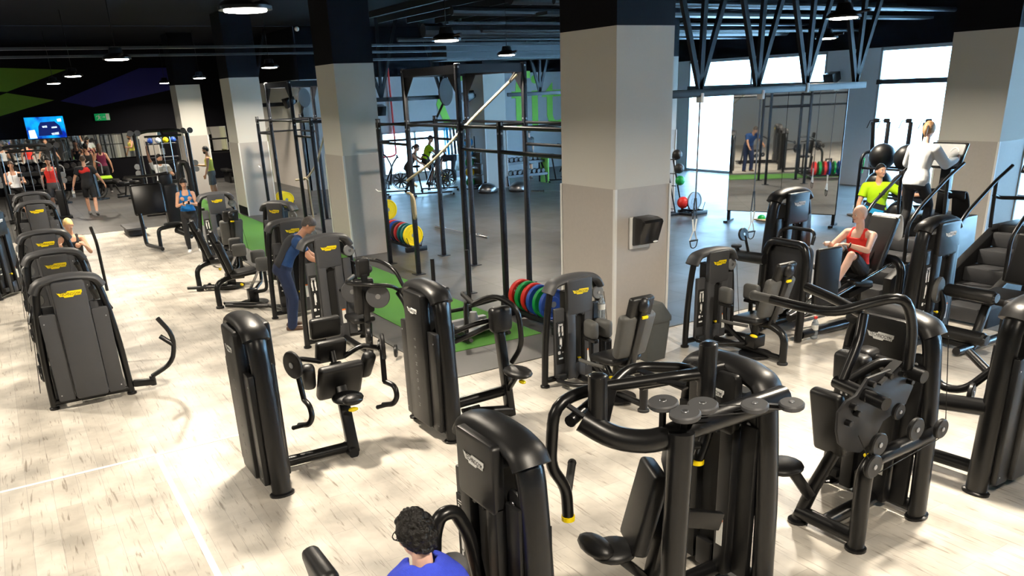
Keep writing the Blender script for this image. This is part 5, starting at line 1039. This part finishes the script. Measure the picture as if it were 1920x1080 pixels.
    if hm:
        m_, kind = hm; b = B(); b.X = HM
        an = {'crop':92,'short':99,'curly':112,'bun':101,'long':116,'bald':96}[kind]; ax = {'crop':(-.5,0,.86),'bald':(-.75,0,.5)}.get(kind, (-.52,0,.85)); gr = {'crop':1.035,'bald':1.03,'curly':1.18}.get(kind,1.09)
        Q = MX.Translation((.008,0,.112)) @ MX.Diagonal((.096*gr,.077*gr*1.02,.108*gr,1)) @ V(ax).to_track_quat('Z','Y').to_matrix().to_4x4()
        pr = [(max(.003,math.sin(rad(an*i_/10))), math.cos(rad(an*i_/10))) for i_ in range(11)]
        pr += [(math.sin(rad(an*i_/10))*.9, math.cos(rad(an*i_/10))*.9) for i_ in range(10,-1,-1)][:-1]+[(.003,.9)]
        b.lathe(pr, 28, Q)
        if kind == 'curly' or (det and kind == 'short'):
            rg = random.Random(3); nb = 150 if kind == 'curly' else 70
            for _ in range(nb):
                a = rg.uniform(0,2*PI); th = rad(rg.uniform(0,an*.95)); p = Q @ V((math.sin(th)*math.cos(a),math.sin(th)*math.sin(a),math.cos(th)))
                b.ball(p, (rg.uniform(.011,.02),rg.uniform(.009,.016),rg.uniform(.011,.02)), 8, 6)
        if kind == 'bun': b.tube([(-.09,0,.15),(-.125,0,.12),(-.125,0,.05),(-.1,0,-.01)], .03, 10, rs=[.022,.034,.03,.008])
        if kind == 'long': b.tube([(-.06,0,.13),(-.09,0,.02),(-.1,0,-.1),(-.1,0,-.18)], .05, 12, rs=[.07,.07,.055,.015])
        o = obj('hair', b, m_, t, 60)
        if kind in ('curly',) or (det and kind == 'short'): r = o.modifiers.new('r','REMESH'); r.mode='VOXEL'; r.voxel_size=.006; r.use_smooth_shade=True
    if look.get('beard'):
        b = B(); b.X = HM; b.ball((.05,0,.022),(.062,.06,.052),18,10); obj('beard', b, look['beard'], t, 60)
    if det:
        for q in (-1,1):
            b = B(); b.X = HM; b.ball((.089,q*.03,.1),(.01,.015,.009),12,8); obj('eye', b, 'white', t); e = t.children[-1] if False else None
            b = B(); b.X = HM; b.ball((.0975,q*.03,.1),(.004,.0065,.007),10,6); obj('iris', b, 'dark', t)
            b = B(); b.X = HM; b.tube([(.098,q*.014,.118),(.1,q*.03,.123),(.09,q*.048,.118)], .004, 6); obj('eyebrow', b, look.get('brow', hm[0] if hm else 'dark'), t)
        b = B(); b.X = HM; b.tube([(.096,-.024,.045),(.105,0,.046),(.096,.024,.045)], .004, 6); obj('mouth', b, 'clothmaroon', t)
    g.update(t=t, HM=HM, arms=JT, legs=LG, N=N_, C=Cc, H=H, d2=d2, lat=lat2); return g
def wpt(g, p): return MX.Translation(g['t'].location) @ g['t'].rotation_euler.to_matrix().to_4x4() @ MX.Diagonal((*g['t'].scale,1)) @ V(p)
def cloth(name, pts_rows, m, label, cat, th=.008, sub=2):
    vs = [p for r in pts_rows for p in r]; n = len(pts_rows[0]); b = B()
    b.add(vs, [(i*n+j,i*n+j+1,(i+1)*n+j+1,(i+1)*n+j) for i in range(len(pts_rows)-1) for j in range(n-1)])
    o = obj(name, b, m, None, 180); s = o.modifiers.new('s','SUBSURF'); s.levels = s.render_levels = sub; so = o.modifiers.new('t','SOLIDIFY'); so.thickness = th; so.offset = 0
    tag(o, label, cat); return o
# older man on the leg press
g = person('older man in red tank top sitting with raised knees on the leg press', (-6.8,9.82,0), -90, dict(skin='skinpale', top=('tank','clothred'), bottom=('shorts','clothblack'), hair=('hairbald','bald'), brow='hairgrey'), pz=.7, lean=-4, lean2=10,
 legs=((128,6,40,2),(140,4,52,0)), arms=(((.75,.35,-.55),(.7,-.62,.3)),((.72,.3,-.6),(.85,-.45,.35))), head=(-20,4), vox=.0078, det=True, curl=60, palm=((0,0,-1),(0,0,-1)), foot=(-40,-40))
W_ = g['arms'][0][2]; b = B(); b.tube([tuple(wpt(g, W_+g['arms'][0][5]*(.033*math.cos(a*PI/6))+g['arms'][0][6]*(.04*math.sin(a*PI/6)))) for a in range(12)], .01, 8, closed=True); o = obj('wristwatch', b, 'plastic'); tag(o, 'black wristwatch on the wrist of the older man in red', 'watch')
# towel on the leg press backrest
cloth('towel', [[(-7.0+.08*j,10.24+.02*math.sin(j*2),1.12) for j in range(6)],[(-7.0+.08*j,10.29,1.25+.01*(j%2)) for j in range(6)],[(-7.0+.08*j,10.35,1.385) for j in range(6)],[(-7.0+.08*j,10.43,1.38) for j in range(6)],[(-7.0+.08*j,10.46+.02*(j%2),1.24) for j in range(6)],[(-7.0+.082*j,10.46+.03*(j%2),1.1-.02*j) for j in range(6)]], 'clothwhite', 'white towel draped over the leg press backrest behind the older man', 'towel')
# man in lime and blue shirt
g = person('man in lime, black and blue T-shirt resting one hand on the leg press towel', (-8.75,13.0,0), -60, dict(skin='skin', top=('tee','clothlime'), bottom=('shorts','clothblack'), hair=('hairblack','crop'), beard=None, brow='hairblack'), pz=.9, lean=6, lean2=0,
 legs=((24,8,-14,2),(38,10,-28,4)), arms=(((.25,.9,-.45),(.3,.9,.05)),((.25,.28,-.95),(.5,.0,-.85))), head=(38,-4), vox=.009, det=True, s=1.0, twist=6)
def band(g, z0, z1, m, name, inf=.021):
    b = B(); H, Cc, d = g['H'], g['C'], g['d2']; R = []
    for z in (z0,(z0+z1)/2,z1):
        zz = [(-.07,.11,.145),(0,.118,.165),(.08,.11,.158),(.17,.098,.138),(.25,.105,.145),(.36,.118,.165)]
        i = max(j for j in range(5) if zz[j][0] <= z); f = (z-zz[i][0])/(zz[i+1][0]-zz[i][0]); rf = zz[i][1]*(1-f)+zz[i+1][1]*f+inf; rs_ = zz[i][2]*(1-f)+zz[i+1][2]*f+inf
        c = H+(Cc-H)*(z/.27) if z < .27 else Cc+d*(z-.27)
        R.append([c+V((rf*math.cos(2*PI*q/24), rs_*math.sin(2*PI*q/24), -.05*math.sin(2*PI*q/24)*1)) for q in range(24)])
    b.loft(R, cap=False); o = obj(name, b, m, g['t'], 60)
band(g, -.06, .1, 'clothcyan', 'blue_shirt_panel'); band(g, .1, .2, 'clothblack', 'black_shirt_stripe')
b = B(); b.box(tuple(g['C']+g['d2']*.09+V((.137,.08,0))), (.012,.09,.03)); obj('chest_logo', b, 'clothblack', g['t'])
# woman on the stair climber
g = person('woman in white sweater and dark leggings climbing the stair machine, seen from behind', (-7.22,11.62,.84), 96, dict(skin='skinpale', top=('sweater','clothwhite'), bottom=('leggings','clothblack'), hair=('hairfair','bun')), pz=.84, lean=12, lean2=4, fem=True, s=1.0,
 legs=((14,3,-16,0),(34,4,-6,0)), arms=(((.45,.4,-.75),(.9,.1,.2)),((.45,.4,-.75),(.9,.1,.2))), head=(8,0), vox=.009, foot=(0,10))
# man in the dark blue shirt
g = person('man in dark blue shirt and navy trousers leaning over a grey machine', (-11.52,3.22,0), 72, dict(skin='skintan', top=('tee','clothnavy'), bottom=('pants','clothtrouser'), hair=('hairsalt','short'), shoe='hairbrown'), pz=.9, lean=28, lean2=14,
 legs=((8,4,-4,2),(14,4,-10,2)), arms=(((.5,.2,-.85),(.75,.1,-.6)),((.55,.25,-.8),(.85,.0,-.4))), head=(0,18), vox=.0095, det=False)
def back_panel(g, name, m, rows, a0=100, a1=260, wob=.02):
    R_ = []
    for z, rf, rs_ in rows:
        c = g['C']+g['d2']*(z-.27) if z > .27 else g['H']+(g['C']-g['H'])*(z/.27); f = g['lat'].cross(g['d2']).normalized(); R_.append([c+f*(rf*math.cos(rad(a0+(a1-a0)*q/8)))+g['lat']*(rs_*math.sin(rad(a0+(a1-a0)*q/8)))+V((0,0,wob*math.cos(q))) for q in range(9)])
    b = B(); b.add([p for r in R_ for p in r], [(i*9+j,i*9+j+1,i*9+10+j,i*9+9+j) for i in range(len(R_)-1) for j in range(8)]); o = obj(name, b, m, g['t'], 60); so = o.modifiers.new('t','SOLIDIFY'); so.thickness = .012
back_panel(g, 'dark_back_panel', 'clothcharcoal', ((.0,.146,.19),(.1,.136,.185),(.18,.126,.165),(.25,.13,.17),(.36,.145,.192),(.44,.136,.196),(.5,.106,.156)), 110, 250, .0)
# person with blue towel in the foreground
g = person('seated foreground person with dark curly hair and blue towel, seen from behind', (-3.2,1.4,0), 192, dict(skin='skinpale', top=('tee','clothgrey'), bottom=('pants','clothgrey'), hair=('hairblack','curly')), pz=.42, lean=0, lean2=2,
 legs=((80,12,0,0),(80,12,0,0)), arms=(((.3,.3,-.9),(.8,.2,.1)),((.3,.3,-.9),(.8,.2,.1))), head=(10,10), vox=.008, det=True, s=.98)
HM = g['HM']; gl = thing('glasses', 'thin black glasses worn by the seated person in the foreground', 'glasses', tuple(wpt(g, HM @ V((.1,0,.1)))), 192)
gx = MX.Rotation(-rad(192),4,'Z') @ MX.Translation(-gl.location) 
def gp(p): return tuple(gx @ wpt(g, HM @ V(p)))
for q in (-1,1):
    b = B(); b.tube([gp((.12,q*.034+.03*math.cos(a*PI/6),.1+.022*math.sin(a*PI/6))) for a in range(12)], .003, 6, closed=True); obj('rim', b, 'plastic', gl)
    b = B(); b.tube([gp((.12,q*.064,.106)),gp((.08,q*.088,.105)),gp((-.005,q*.09,.1)),gp((-.02,q*.088,.08))], .003, 6); obj('temple', b, 'plastic', gl)
N_ = g['N']; rows = []
for r_, (rr_, dz, ph) in enumerate(((.075,.06,0),(.1,.055,1),(.14,.02,2),(.2,-.03,0),(.25,-.12,1),(.27,-.24,2))):
    row = []
    for j in range(19):
        a = rad(-150+300*j/18)+PI; w_ = 1+.07*math.sin(j*2.1+ph); row.append(tuple(wpt(g, N_+V((rr_*w_*math.cos(a)*.85, rr_*1.05*w_*math.sin(a), dz+.012*math.sin(j*1.7+ph*2))))))
    rows.append(row)
cloth('towel', rows, 'towelblue', 'bright blue towel round the neck of the seated person in the foreground', 'towel', .012)
# woman with the phone
g = person('woman in blue tank top looking down at her phone beside a grey machine', (-19.5,3.5,0), -12, dict(skin='skin', top=('tank','clothblue'), bottom=('leggings','clothblack'), hair=('hairblack','bun'), shoe='clothwhite'), pz=.9, lean=3, fem=True, s=.94,
 arms=(((.3,.22,-.9),(.75,-.5,.25)),((.3,.22,-.9),(.75,-.5,.25))), head=(4,22), vox=.0105, det=True)
p = wpt(g, (g['arms'][0][3]+g['arms'][1][3])/2); b = B(); b.box((0,0,0),(.012,.15,.075),(0,-30,0),bev=.005); o = obj('phone', b, 'plastic'); o.location = p; o.rotation_euler = (0,0,rad(-12)); tag(o, 'dark phone held in both hands by the woman in blue', 'phone')
# others
g = person('muscular man in yellow tank top and grey shorts by the far cable station', (-29.2,6.2,0), -105, dict(skin='skintan', top=('tank','clothyellow'), bottom=('shorts','clothgrey'), hair=('hairblack','short'), beard='hairblack'), pz=.92, lean=4, s=1.02, legs=((6,6,-2,2),(-4,6,-6,2)), arms=(((.15,.3,-.95),(.35,.1,-.9)),((.4,.3,-.8),(.8,0,.1))), head=(-12,4), vox=.0115)
g = person('man in white T-shirt stretching one arm up inside the far cable station', (-27.5,4.35,0), -5, dict(skin='skin', top=('tee','clothwhite'), bottom=('shorts','clothblack'), hair=('hairblack','short')), pz=.9, lean=4, arms=(((.3,.4,-.8),(.9,.0,.1)),((.1,.3,.9),(.05,.1,1))), head=(35,0), vox=.0115)
g = person('man in black and red T-shirt walking away across the rubber floor', (-28.75,2.33,0), 170, dict(skin='skin', top=('tee','clothblack'), bottom=('shorts','clothblack'), hair=('hairbrown','crop')), pz=.9, lean=6, s=1.03, legs=((24,4,6,0),(-12,3,-30,0)), arms=(((-.1,.45,-.9),(.1,.35,-.95)),((.0,.5,-.85),(.25,.4,-.85))), vox=.0115, foot=(0,30))
b = B(); c_ = g['C']+g['d2']*.13
b = B(); R_ = []
for z, rf, rs_ in ((.36,.142,.19),(.44,.132,.195),(.5,.105,.155)):
    c = g['C']+g['d2']*(z-.27); R_.append([c+V((rf*math.cos(rad(100+16*q)), rs_*math.sin(rad(100+16*q)), .02*math.cos(q))) for q in range(9)])
vs = [p for r in R_ for p in r]; b.add(vs, [(i*9+j,i*9+j+1,i*9+10+j,i*9+9+j) for i in range(2) for j in range(8)]); o = obj('red_shirt_panel', b, 'clothred', g['t'], 60); so = o.modifiers.new('t','SOLIDIFY'); so.thickness=.012
p = wpt(g, g['arms'][0][3]); bottle((p.x,p.y,p.z-.24),'clear water bottle carried by the walking man in black and red', h=.3, r=.045)
g = person('man in red tank top standing at the cable station below the television', (-30.2,1.45,0), -5, dict(skin='skin', top=('tank','clothred'), bottom=('shorts','clothgrey'), hair=('hairblack','short')), pz=.9, arms=(((.1,.35,-.9),(.2,.1,-1)),((.1,.3,-.9),(.3,.0,-.9))), head=(-10,10), vox=.0115)
g = person('man with a pale towel over his shoulders at the left edge', (-29.7,.4,0), 5, dict(skin='skin', top=('tank','clothwhite'), bottom=('shorts','clothblack'), hair=('hairbrown','short')), pz=.88, arms=(((.2,.25,-.9),(.8,-.2,.1)),((.2,.25,-.9),(.8,-.2,.1))), head=(0,6), vox=.0125)
g = person('woman in maroon tank top with long hair standing by the back wall dumbbells', (-35.6,3.55,0), 175, dict(skin='skin', top=('tank','clothmaroon'), bottom=('leggings','clothblack'), hair=('hairbrown','long')), pz=.92, fem=True, s=1.05, arms=(((.0,.35,-.9),(.15,.15,-1)),((.0,.35,-.9),(.15,.15,-1))), vox=.013)
g = person('woman in black top beside the woman in maroon, hair tied back', (-35.9,3.1,0), 190, dict(skin='skintan', top=('tank','clothblack'), bottom=('leggings','clothblack'), hair=('hairblack','bun')), pz=.93, fem=True, s=1.06, vox=.013)
g = person('blond woman in dark top sitting behind the third grey machine', (-16.75,.9,0), -6, dict(skin='skin', top=('tank','clothblack'), bottom=('leggings','clothblack'), hair=('hairblond','short'), shoe='clothwhite'), pz=.5, lean=10, fem=True, legs=((82,8,4,0),(82,8,4,0)), arms=(((.35,.35,-.85),(.7,-.2,.5)),((.35,.35,-.85),(.7,-.2,.5))), head=(0,16), vox=.0105)
b = B(); b.box((0,0,.39),(.42,.36,.08),bev=.03,seg=3); b.box((0,0,.18),(.1,.1,.34)); b.box((0,0,.02),(.4,.4,.04)); o = obj('stool', b, 'pad'); o.location = (-16.75,.9,-.0); tag(o, 'black seat under the blond woman behind the third grey machine', 'seat')
for dy in (.32,): b = B(); b.tube([(-16.2,1.25,.02),(-16.2,1.25,.9),(-16.1,1.2,1.2)], .028, 8, fil=.1); o = obj('handle_post', b, 'frame'); tag(o, 'black handle post beside the blond woman', 'handle')
g = person('woman in black leggings bending over a yellow kettlebell by the far window', (-27.95,14.9,0), -120, dict(skin='skin', top=('tank','clothblack'), bottom=('leggings','clothblack'), hair=('hairbrown','bun'), shoe='clothwhite'), pz=.84, lean=88, lean2=8, fem=True, legs=((8,18,-8,10),(8,18,-8,10)), arms=(((.1,.0,-1),(-.1,-.1,-1)),((.1,.0,-1),(-.1,-.1,-1))), vox=.0125)
t = thing('kettlebell', 'yellow kettlebell under the bending woman at the far window', 'kettlebell', (-28.1,14.62,.13)); b = B(); b.ball((0,0,0),.14,18,12); obj('bell', b, 'yellow', t); b = B(); b.tube([(0,-.08,.1),(0,-.09,.22),(0,.09,.22),(0,.08,.1)],.018,6,fil=.05); obj('handle', b, 'rubber', t)
g = person('woman in black leaning on an air bike by the far window', (-26.1,12.1,0), 60, dict(skin='skin', top=('tank','clothblack'), bottom=('leggings','clothblack'), hair=('hairbrown','bun')), pz=.8, lean=30, fem=True, legs=((20,5,-10,0),(5,5,-25,0)), arms=(((.7,.2,-.5),(.5,0,.8)),((.6,.2,-.7),(.7,0,-.4))), vox=.013)
g = person('man in lime shirt riding an air bike, seen against the far window', (-26.0,12.75,.0), 62, dict(skin='skin', top=('tee','clothlime'), bottom=('shorts','clothblack'), hair=('hairblack','crop')), pz=1.0, lean=18, legs=((60,5,-5,0),(35,5,-20,0)), arms=(((.7,.2,-.6),(.8,0,.1)),((.7,.2,-.6),(.8,0,.1))), vox=.013)
g = person('person in black behind the right post of the near rig', (-26.0,17.05,0), 200, dict(skin='skin', top=('tee','clothblack'), bottom=('shorts','clothblack'), hair=('hairblack','short')), pz=.9, vox=.013, s=1.05)

# small belongings
b = B(); b.box((0,0,0),(.1,.03,.16),(0,0,0),bev=.01); b.cyl((0,.03,0),(0,.08,0),.02,8); o = obj('phone_armband', b, 'plastic'); o.location = (-7.56,11.78,1.72); tag(o, 'dark phone armband on the left arm of the woman in white', 'armband')
cloth('jacket', [[(-6.98+.07*j,12.12-.03*(j%2),1.44-.03*abs(j-2)) for j in range(5)],[(-6.96+.06*j,12.06,1.52) for j in range(5)],[(-6.96+.06*j,12.18,1.52) for j in range(5)],[(-6.97+.07*j,12.24+.02*(j%2),1.3-.04*abs(j-2)) for j in range(5)],[(-6.95+.06*j,12.24,1.1+.03*(j%2)) for j in range(5)]], 'clothblack', 'black jacket hung over the handle between the two stair climbers', 'jacket', .02)
